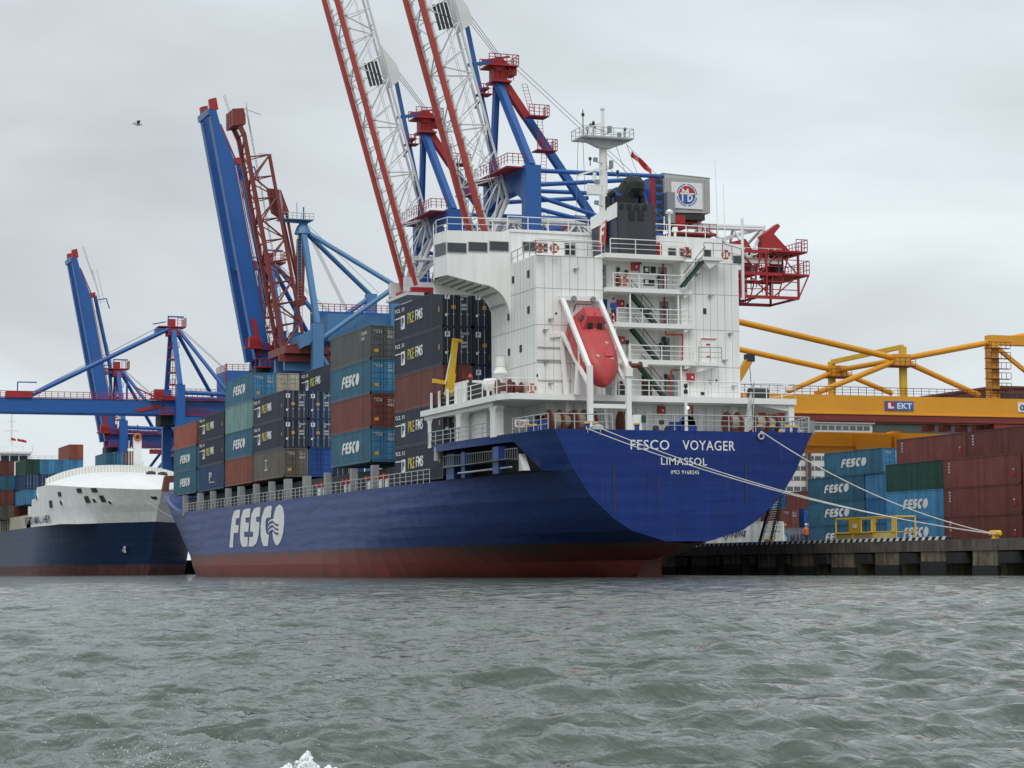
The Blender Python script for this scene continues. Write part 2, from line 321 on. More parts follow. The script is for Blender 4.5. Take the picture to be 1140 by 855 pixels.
# FESCO letter outlines, unit box (u to the right 0..1, v up 0..1)
LOGO = {'F': [(0.0, 0.013), (0.068, 0.01), (0.083, 0.388), (0.171, 0.388), (0.179, 0.584), (0.117, 0.591), (0.129, 0.766), (0.194, 0.772), (0.212, 0.985), (0.147, 0.99), (0.093, 0.957), (0.057, 0.817), (0.03, 0.551)], 'E': [(0.264, 0.01), (0.347, 0.013), (0.358, 0.259), (0.286, 0.266), (0.286, 0.398), (0.364, 0.393), (0.378, 0.622), (0.313, 0.635), (0.312, 0.761), (0.393, 0.761), (0.404, 0.99), (0.337, 0.992), (0.27, 0.962), (0.232, 0.792), (0.213, 0.528), (0.21, 0.241), (0.229, 0.096)], 'S': [(0.373, 0.01), (0.464, 0.015), (0.522, 0.096), (0.558, 0.292), (0.572, 0.617), (0.51, 0.629), (0.51, 0.754), (0.576, 0.756), (0.592, 0.99), (0.536, 0.995), (0.478, 0.97), (0.426, 0.827), (0.408, 0.607), (0.405, 0.391), (0.461, 0.381), (0.457, 0.251), (0.388, 0.256)], 'C': [(0.643, 0.008), (0.723, 0.003), (0.74, 0.284), (0.699, 0.297), (0.681, 0.396), (0.678, 0.594), (0.694, 0.69), (0.726, 0.708), (0.772, 0.706), (0.791, 0.987), (0.726, 0.995), (0.67, 0.949), (0.621, 0.759), (0.596, 0.525), (0.596, 0.287), (0.615, 0.127)], 'O': [(0.823, 0.69), (0.836, 0.805), (0.869, 0.944), (0.923, 1.0), (0.97, 0.929), (0.996, 0.761), (1.0, 0.533), (0.983, 0.289), (0.943, 0.102), (0.89, 0.0), (0.857, 0.033), (0.816, 0.17), (0.8, 0.383), (0.805, 0.538)], 'w0': [(0.736, 0.586), (0.758, 0.632), (0.791, 0.66), (0.818, 0.65), (0.845, 0.602), (0.876, 0.563), (0.907, 0.561), (0.907, 0.523), (0.876, 0.525), (0.845, 0.563), (0.819, 0.612), (0.791, 0.622), (0.758, 0.594), (0.736, 0.548)], 'b0': [(0.775, 0.584), (0.796, 0.624), (0.819, 0.619), (0.845, 0.569), (0.876, 0.533), (0.907, 0.528), (0.907, 0.475), (0.876, 0.477), (0.845, 0.515), (0.819, 0.566), (0.796, 0.569), (0.775, 0.528)], 'w1': [(0.736, 0.477), (0.758, 0.523), (0.791, 0.553), (0.819, 0.541), (0.845, 0.492), (0.876, 0.457), (0.907, 0.454), (0.907, 0.416), (0.876, 0.419), (0.845, 0.454), (0.819, 0.503), (0.791, 0.513), (0.758, 0.485), (0.736, 0.439)], 'b1': [(0.775, 0.475), (0.796, 0.515), (0.819, 0.513), (0.845, 0.459), (0.876, 0.424), (0.907, 0.421), (0.907, 0.368), (0.877, 0.371), (0.845, 0.406), (0.819, 0.457), (0.796, 0.459), (0.775, 0.421)], 'w2': [(0.736, 0.368), (0.758, 0.414), (0.791, 0.444), (0.819, 0.431), (0.845, 0.386), (0.877, 0.35), (0.907, 0.345), (0.907, 0.307), (0.877, 0.31), (0.845, 0.348), (0.819, 0.393), (0.791, 0.404), (0.758, 0.376), (0.736, 0.33)], 'b2': [(0.775, 0.365), (0.796, 0.406), (0.819, 0.404), (0.845, 0.353), (0.877, 0.317), (0.907, 0.315), (0.907, 0.259), (0.877, 0.264), (0.845, 0.299), (0.819, 0.35), (0.797, 0.353), (0.775, 0.312)], 'box': (-87.74, -65.09, 3.01, 6.95)}
def logo(mb, o, xv, yv, parts=('F', 'E', 'S', 'C', 'O'), depth=.03):
    o = Vector(o); xv = Vector(xv); yv = Vector(yv); n = xv.cross(yv).normalized()
    for k in parts:
        mb.prism([tuple(o+xv*u+yv*v) for u, v in LOGO[k]], n*depth)
    return mb
# ------------------------------------------------------------------ water
def water():
    th = np.concatenate([np.arange(-180, -34, 3.0), np.arange(-34, 34, .085), np.arange(34, 181, 3.0)])
    rs = [.8]
    while rs[-1] < 330: rs.append(rs[-1]*(1.0072 if rs[-1] < 6 else 1.0042))
    rs += [400, 600, 1000, 2000, 4000]; rs = np.array(rs)
    T, RR = np.meshgrid(np.radians(th)+yaw, rs)
    X = CAM.x+RR*np.sin(T); Y = CAM.y+RR*np.cos(T)
    cell = RR*.0060
    rng = np.random.RandomState(3); Z = np.zeros_like(X); DX = np.zeros_like(X); DY = np.zeros_like(X)
    wind = .3+math.pi   # waves travel roughly towards the camera
    for k in range(150):
        lam = .16*(19**(rng.rand()**1.0)); amp = .0074*lam**.72*(.6+.8*rng.rand())
        if lam > .9: amp *= max(.36, 1-.5*(lam-.9))
        a = wind+rng.normal()*.55; kx, ky = math.sin(a), math.cos(a); kk = 2*math.pi/lam; ph = rng.rand()*6.28
        f = np.clip((lam/cell-1.6)/2.5, 0, 1)
        # wave groups: gusts make patches of rougher and calmer water
        g = .75+.5*np.sin(X*.11*ky+Y*.13*kx+ph*2)*np.sin(Y*.07-X*.05+ph)
        P = kk*(X*kx+Y*ky)+ph; s = np.sin(P)
        Z += amp*f*g*(s+.22*np.cos(2*P)); c = np.cos(P)*amp*f*g*.75; DX += kx*c; DY += ky*c
    Z *= np.clip(RR/3, .2, 1)
    co = np.stack([X+DX, Y+DY, Z], -1).reshape(-1, 3)
    nr, nc = X.shape; idx = np.arange(nr*nc).reshape(nr, nc)
    q = np.stack([idx[:-1, :-1], idx[:-1, 1:], idx[1:, 1:], idx[1:, :-1]], -1).reshape(-1, 4)
    me = bpy.data.meshes.new('water'); me.vertices.add(len(co)); me.vertices.foreach_set('co', co.astype(np.float32).ravel())
    me.loops.add(q.size); me.loops.foreach_set('vertex_index', q.astype(np.int32).ravel()); me.polygons.add(len(q))
    me.polygons.foreach_set('loop_start', np.arange(0, q.size, 4, dtype=np.int32)); me.polygons.foreach_set('loop_total', np.full(len(q), 4, dtype=np.int32))
    me.polygons.foreach_set('use_smooth', np.ones(len(q), dtype=bool)); me.update(); me.flip_normals()
    o = bpy.data.objects.new('water', me); COL.objects.link(o); o['kind'] = 'structure'
    m = bpy.data.materials.new('sea water'); m.use_nodes = True; n = m.node_tree.nodes; l = m.node_tree.links; bs = n['Principled BSDF']
    bs.inputs['Base Color'].default_value = (.078, .098, .080, 1); bs.inputs['Roughness'].default_value = .07; bs.inputs['IOR'].default_value = 1.333
    t = n.new('ShaderNodeTexCoord'); prev = None
    for sc, st, dist, stretch in ((.4, .8, .5, (1, 1, 1)), (.9, .55, .25, (1, 1, 1)), (3.2, .75, .09, (1.6, .8, 1)), (11, .6, .03, (1.5, .8, 1))):
        mp = n.new('ShaderNodeMapping'); mp.inputs['Rotation'].default_value = (0, 0, .4); mp.inputs['Scale'].default_value = stretch; l.new(t.outputs['Object'], mp.inputs[0])
        no = n.new('ShaderNodeTexNoise'); no.inputs['Scale'].default_value = sc; no.inputs['Detail'].default_value = 4; no.inputs['Distortion'].default_value = .6
        l.new(mp.outputs[0], no.inputs['Vector'])
        b = n.new('ShaderNodeBump'); b.inputs['Strength'].default_value = st; b.inputs['Distance'].default_value = dist; l.new(no.outputs[0], b.inputs['Height'])
        if prev: l.new(prev.outputs[0], b.inputs['Normal'])
        prev = b
    l.new(prev.outputs[0], bs.inputs['Normal']); me.materials.append(m)
water()
# ------------------------------------------------------------------ quay
QX, QZ = 13.5, 2.35
mb = MB(); mb.box((QX+.02, -150, QZ-.4), (900, 900, QZ)); mb.build('quay_deck', [CONC])['kind'] = 'structure'
q = thing('quay_wall', (QX, 0, 0), 'rusty concrete quay wall with dark recesses and rubber fenders above the water', 'quay wall')
mb = MB(); mb.box((QX, -150, QZ-.75), (QX+.6, 900, QZ+.001)); mb.build('capping_beam', CONC, q)
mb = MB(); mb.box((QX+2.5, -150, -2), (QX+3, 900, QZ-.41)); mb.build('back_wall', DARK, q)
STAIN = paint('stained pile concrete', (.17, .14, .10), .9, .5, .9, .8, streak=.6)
k = 0; y = -60.0
while y < 175:
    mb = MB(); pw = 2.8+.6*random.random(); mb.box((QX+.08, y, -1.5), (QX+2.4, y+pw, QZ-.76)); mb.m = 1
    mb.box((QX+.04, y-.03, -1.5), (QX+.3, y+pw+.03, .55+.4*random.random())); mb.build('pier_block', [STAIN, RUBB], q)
    mb = MB(); mb.cbox((QX+.25, y+4.6, 1.15), (.9, 1.9, .7)); mb.box((QX+.05, y+3.7, 1.6), (QX+.5, y+5.5, 1.75)); mb.build('fender', RUBB, q)
    y += 6.1; k += 1
mb = MB(); mb.box((QX+.2, 175, -2), (QX+2.4, 900, QZ-.76)); mb.build('far_wall', STAIN, q)
# black and white painted kerb
kb = thing('striped_kerb', (QX+.15, 10, QZ), 'black and white striped kerb along the quay edge below the mooring ropes', 'kerb')
mb = MB(); mb.box((QX+.02, -11.5, QZ+.002), (QX+.5, 27, QZ+.22)); mb.build('kerb_beam', RUBB, kb)
mb = MB(); y = -11.4
while y < 26.5: mb.prism([(QX-.0, y, QZ+.24), (QX-.0, y+.4, QZ+.24), (QX-.0, y+.65, QZ-.03), (QX-.0, y+.25, QZ-.03)], (.52, 0, 0)); y += .85
mb.build('white_stripes', LETW, kb)
# ------------------------------------------------------------------ container ship hull
ZL = [-2, 0, 1.2, 2.45, 3.2, 4, 5.5, 7.35, 9.55, 10.1, 12.4]
TAB = {0: [0, 0, 0, 1.6, 4.2, 5.5, 7.2, 8.45, 9.55, 9.87, 10], 6: [0, .02, .1, 3.8, 6.1, 7.1, 8.6, 9.75, 10.6, 10.8, 11],
       12: [.8, 2.0, 3.6, 6.9, 7.9, 8.8, 9.9, 10.75, 11.2, 11.35, 11.4], 20: [4, 6, 7.3, 8.9, 9.6, 10.2, 10.95, 11.45, 11.6, 11.62, 11.65],
       30: [7.5, 9, 9.8, 10.5, 10.9, 11.2, 11.5, 11.7, 11.7, 11.7, 11.7], 42: [10.5, 11, 11.3, 11.55, 11.6, 11.65, 11.7, 11.7, 11.7, 11.7, 11.7],
       52: [11.2, 11.5, 11.7, 11.7, 11.7, 11.7, 11.7, 11.7, 11.7, 11.7, 11.7]}
TY = sorted(TAB)
YEND = [145, 148, 149, 150, 151, 152.5, 154.5, 157, 160, 161, 163.5]      # stem per level
PW = [1.5, 1.7, 1.75, 1.8, 1.85, 1.9, 2.0, 2.15, 2.35, 2.4, 2.6]
YB = [92, 94, 95, 96, 97, 98, 100, 103, 105, 105, 106]
def half(Y, j):
    if Y <= 52: return cinterp(Y, TY, [TAB[k][j] for k in TY])
    if Y <= YB[j]: return 11.7 if j > 1 else (11.2 if j == 0 else 11.5)
    t = min(1, (Y-YB[j])/(YEND[j]-YB[j])); b = 11.7 if j > 1 else (11.2 if j == 0 else 11.5)
    return max(b*(1-t**PW[j]), .0)
STN = [0, 1.2, 2.4, 3.6, 5.9, 7.5, 9, 10.5, 12, 14, 16, 18.2, 20.6, 22.2, 24, 26, 28, 30, 33, 36, 39, 42, 47, 52, 62, 72, 82, 92]
def row(j):
    a = [(half(Y, j), Y) for Y in STN]
    for i in range(1, 25):
        t = i/24; Y = 92+(YEND[j]-92)*(1-(1-t)**1.5); a.append((half(Y, j), Y))
    return a
def topz(Y):   # top of the bulwark
    if Y <= 20.7: return 10.1
    return interp(Y, [22, 112, 122, 135, 150, 163.5], [7.25, 7.25, 8.2, 9.9, 11.4, 12.4])
ROWS = [row(j) for j in range(len(ZL))]
NS = len(ROWS[0])
def zbot(y): return interp(y, [0, 2, 5, 8.5, 12], [2.3, 1.9, 1.1, 0, -2])
def hp(i, j, sgn):
    x, y = ROWS[j][i]; z = ZL[j]
    if z < zbot(y): return (0, y, zbot(y))
    return (sgn*x, y, z)
def lerp3(a, b, t): return tuple(a[k]+(b[k]-a[k])*t for k in range(3))
ship = thing('container_ship', (0, 0, 0), 'large blue hulled container ship seen from astern with white superstructure and red lifeboat', 'ship')
def hull_panels(j0, j1, mb):
    for sgn in (-1, 1):
        for i in range(NS-1):
            Y = ROWS[7][i][1]
            for j in range(j0, j1):
                if j in (7, 8, 9):
                    zt = topz(Y+.01); zt2 = topz(ROWS[7][i+1][1])
                    if j == 7 and sgn == -1 and 5.8 < Y < 20.5: continue
                    if Y > 20.5 or j == 9:
                        if j > 7: continue
                        if Y < 20.5 : pass
                if j == 7 and sgn == -1 and abs(Y-3.6) < .1:
                    a, b, c = hp(i, 7, sgn), hp(i, 8, sgn), hp(i+1, 8, sgn); mb.quad(a, c, b); continue
                a, b, c, d = hp(i, j, sgn), hp(i+1, j, sgn), hp(i+1, j+1, sgn), hp(i, j+1, sgn)
                if j == 7 and Y > 20.5: continue
                if sgn > 0: mb.quad(a, b, c, d)
                else: mb.quad(d, c, b, a)
    return mb
mb = MB(); hull_panels(3, 9, mb)
# bow bulwark above the main deck line: from level 7 up to the sheer
for sgn in (-1, 1):
    for i in range(NS-1):
        Y = ROWS[7][i][1]
        if Y < 105: continue
        def up_(i_):
            lo = hp(i_, 7, sgn); z = max(topz(lo[1]), 7.36)
            js = [7, 8, 9, 10]; pts = [lo]
            x = interp(z, [ZL[q_] for q_ in js], [abs(hp(i_, q_, sgn)[0]) for q_ in js]); y = interp(z, [ZL[q_] for q_ in js], [hp(i_, q_, sgn)[1] for q_ in js])
            return lo, (sgn*x, y, z)
        a, d = up_(i); b, c = up_(i+1)
        mid = lambda p, q_: lerp3(p, q_, .5)
        mb.quad(*( (a, b, c, d) if sgn > 0 else (d, c, b, a)))
        if sgn < 0:    # inner face and rounded cap of the bulwark
            a2, b2, c2, d2 = [(p[0]+.45, p[1]-.15, p[2]+(0.02 if k_ > 1 else 0)) for k_, p in enumerate((a, b, c, d))]
            mb.quad(a2, b2, c2, d2); mb.quad(d, c, c2, d2)
hull = mb.build('hull', [HULLB], ship, smooth=True)
mb = MB()
tl = [( half(0, j), ZL[j]) for j in range(3, 10)]
left = [(-x, 0, z) for x, z in tl]; right = [(x, 0, z) for x, z in tl]
mb.quad(*(left+right[::-1])); mb.build('transom', HULLT, ship)
mb = MB(); hull_panels(0, 3, mb); mb.build('boot_topping', BOOT, ship, smooth=True)
mb = MB(); mb.box((-.25, 5.0, -2), (.25, 8.4, 1.2)); mb.build('rudder', OXID, ship)
mb = MB()   # decks
for (y0, y1, z, w) in ((.05, 20.6, 10.04, 0), (20.6, 150, 6.6, 0)):
    ys = [y for y in STN if y0 <= y <= y1]+([] if y1 < 50 else [100, 110, 120, 130, 140, 148]); ys = sorted(set([y0]+ys+[y1])); j = 9 if z > 9 else 6
    mb.grid([[(-half(y, j)+.06, y, z) for y in ys], [(half(y, j)-.06, y, z) for y in ys]])
mb.build('deck_plating', GREY, ship)
mb = MB(); mb.box((-9.6, 33, 6.61), (9.6, 121, 9.2)); mb.box((-9.6, 18.9, 6.61), (9.6, 32.6, 7.3)); mb.build('hatch_coaming', [DARK], ship)
# recess in the port quarter
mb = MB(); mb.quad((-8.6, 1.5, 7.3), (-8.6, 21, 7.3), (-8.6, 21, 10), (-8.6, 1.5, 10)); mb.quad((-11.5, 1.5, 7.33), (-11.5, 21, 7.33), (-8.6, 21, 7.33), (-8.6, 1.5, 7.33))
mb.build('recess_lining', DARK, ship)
mb = MB(); mb.prism([(-10.2, 5.9, 7.4), (-10.2, 4.9, 7.4), (-10.2, 5.9, 8.7)], (.5, 0, 0))
mb.build('recess_bracket', WHITE2, ship)
for (a, b) in ((19.0, 17.3), (15.6, 14.8), (8.8, 7.6)):
    mb = MB(); mb.box((-11.1, a, 7.34), (-10.4, b, 9.3)); mb.build('recess_pillar', HULLB, ship)
mb = MB(); a = (-11.25, 19.2); b = (-10.5, 5.4)
for z in (8.37, 9.15): mb.tube((a[0], a[1], z), (b[0], b[1], z-.1), .05, 5)
for k in range(34):
    t = k/33; p = (a[0]+(b[0]-a[0])*t, a[1]+(b[1]-a[1])*t); mb.tube((p[0], p[1], 8.32), (p[0], p[1], 9.1), .03, 4)
mb.cbox((-11.0, 12.2, 8.3), (.7, 14, .05)); mb.build('catwalk_rail', paint('dull rail grey', (.16, .17, .17), .7), ship)
mb = MB(); mb.tube((-11.2, 16, 7.75), (-10.9, 5.5, 7.75), .07, 6); mb.tube((-11.45, 20.3, 8.9), (-11.45, 20.1, 9.9), .22, 8); mb.build('recess_pipe', LGREY, ship)
# main deck rail, port side
mb = MB(); rail(mb, [(-11.6, 21.5, 7.25), (-11.6, 36.5, 7.25)], 1.05, 1.5, 3, .035); rail(mb, [(-11.55, 37, 7.3), (-11.55, 111, 7.3)], 1.0, 1.55, 3, .032); mb.build('deck_rail', LGREY, ship)
mb = MB()
for y in (37.3, 43.5, 51.8, 58.9, 65.8, 72.0, 78.3, 84.9, 90.7, 98.0, 104.4, 112.4):
    b = MB(); w = 1.15 if y in (58.9, 65.8, 84.9, 104.4) else .7
    b.box((-11.45, y-w/2, 7.0), (-10.9, y+w/2, 9.35))
    if w > 1: b.box((-11.47, y-w*.22, 7.6), (-11.44, y+w*.22, 8.9))
    b.build('container_stanchion', paint('stanchion grey', (.27, .29, .29), .6, .15, .2, .8), ship)
for y in (34.5, 36.2, 39.5, 45.2, 46.6, 53.5, 55.2):
    b = MB(); b.lathe([(.16, 0), (.16, .75), (.1, .85)], (-11.0, y, 7.3), n=8); b.m = 1; b.cbox((-11.15, y, 8.35), (.35, .35, .35)); b.build('deck_hydrant', [LETW, RED], ship)
# lettering on the hull
y0, y1, z0, z1 = LOGO['box']
O = (-11.72, -y0, z0); XV = (0, -(y1-y0), 0); YV = (0, 0, z1-z0)
mb = MB(); logo(mb, O, XV, YV, depth=.03); mb.build('hull_lettering', LETW, ship)
mb = MB(); logo(mb, (-11.745, -y0, z0), XV, YV, ('b0', 'b1', 'b2'), .03); mb.build('wave_emblem', HULLB, ship)
mb = MB(); logo(mb, (-11.742, -y0, z0), XV, YV, ('w0', 'w1', 'w2'), .03); mb.build('wave_emblem', LETW, ship)
def tr_text(s, pa, pb, h, nm='name_lettering', sh=0, bold=.004):
    mb = MB(); put_text(mb, s, (pa[0], -.012, pa[2]), (pb[0]-pa[0], 0, pb[2]-pa[2]), (0, 0, h), sh, bold, .02); mb.build(nm, LETW, ship)
tr_text('FESCO', (-4.23, 0.00, 8.74), (-1.32, 0.00, 8.75), .68)
tr_text('VOYAGER', (-0.30, 0.00, 8.76), (3.71, 0.00, 8.74), .68)
tr_text('LIMASSOL', (-1.95, 0.00, 7.72), (1.54, 0.00, 7.70), .52)
tr_text('IMO 9168245', (-1.21, 0.00, 7.09), (0.91, 0.00, 7.08), .27, bold=.0)
mb = MB()   # vertical weld guards on the transom
for p, q_ in (((-5.51, 0.00, 7.72), (-5.55, 0.00, 4.41)), ((4.53, 0.00, 7.81), (4.41, 0.00, 5.11))): mb.box((p[0]-.05, -.06, q_[2]), (p[0]+.05, -.005, p[2]))
mb.build('draught_guard', FUNN, ship)
# draught marks near the rudder
# ------------------------------------------------------------------ upper works
SEAMY = 7.8
def aft_panel(mb, x0, x1, z0, z1, y):
    mb.m = 1; n = round((x1-x0)/.615)
    for k in range(1, n): x = x0+(x1-x0)*k/n; mb.box((x-.014, y-.006, z0), (x+.014, y-.001, z1))
    for z in (12.98, 15.35, 18.1, 20.75, 23.1):
        if z0 <= z <= z1+.1: mb.box((x0, y-.009, z-.02), (x1, y-.002, z+.02))
    mb.m = 0
mb = MB()
mb.box((-8.05, 7.8, 12.95), (-2.85, 17.2, 23.15)); mb.box((-2.84, 9.3, 12.95), (3.39, 17.2, 23.15)); mb.box((3.4, 7.8, 12.95), (8.12, 17.2, 23.15))
aft_panel(mb, -8.05, -2.85, 12.95, 23.15, 7.8); aft_panel(mb, 3.4, 8.12, 12.95, 23.15, 7.8)
mb.m = 1
for k in range(1, 15): y = 7.8+k*.63; mb.box((-8.056, y-.014, 13), (-8.051, y+.014, 23.1))
for z in (15.35, 18.1, 20.75): mb.box((-8.06, 7.8, z-.02), (-8.052, 17.2, z+.02))
mb.box((-2.8, 9.285, 13), (3.3, 9.29, 13.02))
mb.m = 1; mb.box((-8.0, 7.70, 16.42), (-5.6, 7.76, 16.50)); mb.box((-8.05, 7.66, 15.5), (-6.2, 7.79, 15.58)); mb.box((-8.0, 7.72, 14.05), (-5.4, 7.77, 14.1))
mb.build('superstructure_block', [WHITE, SEAM], ship)
for p_ in ((-7.05, 7.70, 18.45), (-7.47, 7.70, 17.66), (-5.06, 7.70, 22.17), (-4.03, 7.70, 20.12), (5.68, 7.70, 20.60), (7.25, 7.70, 17.84), (6.77, 7.70, 15.83), (5.57, 7.70, 14.27), (7.47, 7.70, 13.91), (-7.43, 7.70, 15.40), (-7.10, 7.70, 13.79), (4.61, 7.70, 22.16)):
    b = MB(); b.cbox((p_[0], 7.68, p_[2]), (.16, .2, .2)); b.tube((p_[0], 7.7, p_[2]), (p_[0]+.35, 7.7, p_[2]+.12), .03, 4); b.build('wall_lamp', GREYD, ship)
for p_ in ((-0.37, 9.20, 22.36), (0.72, 9.20, 23.14), (2.23, 9.20, 22.00), (-0.26, 9.20, 19.83), (1.40, 9.20, 19.62), (-0.37, 9.20, 17.17), (2.30, 9.20, 17.05), (2.60, 9.20, 17.52), (0.89, 9.20, 14.62), (2.70, 9.20, 14.73), (-1.02, 9.20, 22.53)):
    b = MB(); b.cbox((p_[0], 9.15, p_[2]), (.22, .15, .3)); b.tube((p_[0], 9.2, p_[2]-.1), (p_[0], 9.2, p_[2]-1.0), .025, 4); b.build('junction_box', DARK, ship)
mb = MB(); mb.box((-7.3, 7.9, 10.05), (9.6, 17.2, 12.49)); mb.m = 1
for k in range(1, 24): x = -7.3+k*.7; mb.box((x-.012, 7.893, 10.1), (x+.012, 7.898, 12.4))
mb.build('mooring_deckhouse', [WHITE, SEAM], ship)
mb = MB(); mb.box((-10.2, 12.5, 10.05), (-7.31, 24, 12.49)); mb.build('side_house', WHITE2, ship)
# upper deck slab with bevelled corner
mb = MB(); zt, zb = 12.93, 12.5
pl = [(-11.0, 5.3), (11.45, 5.3), (11.55, 9), (11.55, 24), (-11.45, 24.2), (-11.55, 9.5), (-11.55, 6.5)]
mb.prism([(x, y, zb) for x, y in pl], (0, 0, zt-zb)); mb.build('upper_deck', WHITE2, ship)
mb = MB(); mb.box((-11.2, 8.4, 12.2), (-10.5, 24, 12.49)); mb.build('deck_girder', WHITE2, ship)
for y, w in ((22.9, .75), (16.1, .85), (8.6, 1.0)):
    b = MB(); b.box((-11.15, y-w/2, 10.0), (-10.5, y+w/2, 12.2)); b.prism([(-11.13, y-w/2-.4, 12.2), (-11.13, y+w/2+.4, 12.2), (-11.13, y+w/2, 11.8), (-11.13, y-w/2, 11.8)], (.6, 0, 0)); b.build('deck_pillar', WHITE2, ship)
for x in (11.15, -4.6+7.5):
    if x > 5: b = MB(); b.box((x-.25, 5.5, 10.05), (x+.2, 6.1, 12.49)); b.prism([(x-.1, 5.6, 12.49), (x-3.2, 5.6, 12.49), (x-.1, 5.6, 12.0)], (0, 3, 0)); b.build('deck_pillar', WHITE2, ship)
b = MB(); b.box((7.0, 6.9, 10.05), (7.4, 7.3, 12.49)); b.build('deck_pillar', WHITE2, ship)
# balconies in the aft recess
for (x0, x1, zt, y0) in ((-2.85, 3.6, 23.45, 7.3), (-2.75, 4.05, 20.95, 7.2), (-2.35, 4.1, 18.4, 7.2), (-2.4, 4.2, 15.72, 7.2)):
    b = MB(); b.box((x0, y0, zt-.33), (x1, 9.29, zt))
    if x1 > 3.7: b.prism([(3.41, y0+.1, zt-.34), (x1-.1, y0+.1, zt-.34), (3.41, y0+.1, zt-.62)], (0, .4, 0))
    b.build('balcony_deck', WHITE2, ship)
b = MB(); b.box((4.21, 6.6, 15.34), (6.15, 7.79, 15.6)); b.prism([(4.3, 6.8, 15.33), (5.9, 6.8, 15.33), (4.3, 6.8, 14.9)], (0, .5, 0)); b.build('balcony_deck', WHITE2, ship)
for (x0, x1, z) in ((-2.2, 4.0, 20.95), (-1.9, 4.05, 18.4), (-1.0, 4.15, 15.72), (-8.0, -3.1, 23.2), (-2.4, 3.6, 23.46)):
    b = MB(); rail(b, [(x0, 7.35, z), (x1, 7.35, z)], 1.05, 2.1, 3, .035); b.build('balcony_rail', WHITE2, ship)
for (x, z0, z1) in ((-.9, 18.4, 20.6), (2.95, 18.4, 20.6), (-2.1, 15.7, 18.1), (3.1, 12.95, 15.4), (-.95, 15.7, 16.9)):
    b = MB(); b.box((x-.05, 7.3, z0), (x+.05, 7.42, z1)); b.build('balcony_post', WHITE2, ship)
b = MB(); rail(b, [(4.25, 6.7, 15.6), (6.1, 6.7, 15.6)], 1.1, .9, 3); b.build('balcony_rail', GREY, ship)
b = MB(); rail(b, [(-11.4, 9, 12.95), (-11.2, 5.5, 12.95), (-6.6, 5.4, 12.95)], 1.05, 1.9, 2, .03); rail(b, [(-2.7, 5.4, 12.95), (11.4, 5.4, 12.95), (11.4, 20, 12.95)], 1.1, 2.2, 3, .035); b.build('upper_deck_rail', WHITE2, ship)
b = MB(); rail(b, [(-10.95, 23.8, 12.95), (-11.4, 10, 12.95)], 1.05, 2.6, 3, .035)
for k in range(5): y = 14.3+k*1.9; b.box((-11.35, y-.16, 12.9), (-11.25, y+.16, 14.2))
b.build('side_deck_rail', WHITE2, ship)
b = MB(); rail(b, [(-10.2, .2, 10.1), (-10.6, 6, 10.1)], 1.05, 1.2, 3, .035); rail(b, [(-9.7, .12, 10.1), (-5.5, .12, 10.1)], 1.05, 1.6, 2, .035); rail(b, [(-2.9, .12, 10.1), (9.6, .12, 10.1)], 1.1, 2.1, 3, .035); rail(b, [(-11.0, 9.4, 10.1), (-11.4, 22.4, 10.1)], 1.05, 1.7, 3, .035); b.build('poop_rail', LGREY, ship)
b = MB(); rail(b, [(9.7, .2, 10.1), (10.9, 6, 10.1)], 1.1, .9, 3, .05); b.build('poop_rail', LGREY, ship)
# doors with round ports
def door(p, w, h, y, mat=GREYD, nm='door', port=True):
    b = MB(); b.box((p[0]-w/2, y-.05, p[2]), (p[0]+w/2, y-.004, p[2]+h)); b.m = 1
    if port: b.lathe([(.16, -.03), (.16, 0)], (p[0], y-.05, p[2]+h*.76), 'Y', 10)
    b.m = 2; b.tube((p[0]+w*.36, y-.09, p[2]+h*.5), (p[0]+w*.2, y-.09, p[2]+h*.5), .03, 4)
    return b.build(nm, [mat, DARK, WHITE2], ship)
for (x, y_, z) in ((677.5, 321, 20.95), (746.5, 321, 20.95), (748, 360, 18.4), (749, 401, 15.72), (752.5, 440, 12.95), (682, 442, 12.95)):
    q_ = {677.5: -2.3, 746.5: 2.6, 748: 2.7, 749: 2.75, 752.5: 3.0, 682: -1.9}[x]; door((q_, 0, z+.05), .72, 1.85, 9.3)
door((-2.2, 0, 18.45), .6, 1.85, 9.3, NAVYV)
def wallbox(p, w, h, d, y, mat, nm):
    b = MB(); b.box((p[0]-w/2, y-d, p[2]-h/2), (p[0]+w/2, y-.003, p[2]+h/2)); return b.build(nm, mat, ship)
for p in ((0.33, 9.30, 22.77), (-0.87, 9.30, 19.99), (-0.87, 9.30, 17.30)):
    b = MB(); b.cbox((p[0], 9.15, p[2]), (.52, .28, .56)); b.m = 1; b.cbox((p[0]+.06, 9.0, p[2]), (.12, .02, .16)); b.build('fire_hose_box', [RED, LETW], ship)
for p, y in (((4.01, 7.80, 14.54), 7.8), ((1.66, 7.80, 12.08), 7.9)):
    b = MB(); b.cbox((p[0], y-.15, p[2]), (.56, .28, .6)); b.m = 1; b.cbox((p[0]+.06, y-.3, p[2]), (.12, .02, .16)); b.build('fire_hose_box', [RED, LETW], ship)
p = (2.02, 8.50, 24.04)
b = MB(); b.lathe([(.2, -.55), (.24, -.4), (.24, .4), (.1, .55)], (p[0], 8.6, p[2]), n=10); b.build('fire_extinguisher', RED, ship)
for p in ((1.30, 9.30, 22.61), (1.29, 9.30, 21.70)):
    b = MB(); b.cbox((p[0], 9.26, p[2]), (.46, .06, .5)); b.m = 1; b.cbox((p[0], 9.22, p[2]), (.26, .03, .28)); b.build('vent_frame', [DARK, WHITE2], ship)
for p in ((1.85, 9.30, 22.63), (1.73, 9.30, 21.69)):
    wallbox(p, .4, .48, .06, 9.3, DARK, 'vent_grille')
def pipe(pts, y, nm='fire_main_pipe', r=.06, mat=RED):
    b = MB(); b.path([(p[0], y, p[2]) for p in pts], r, 6); b.build(nm, mat, ship)
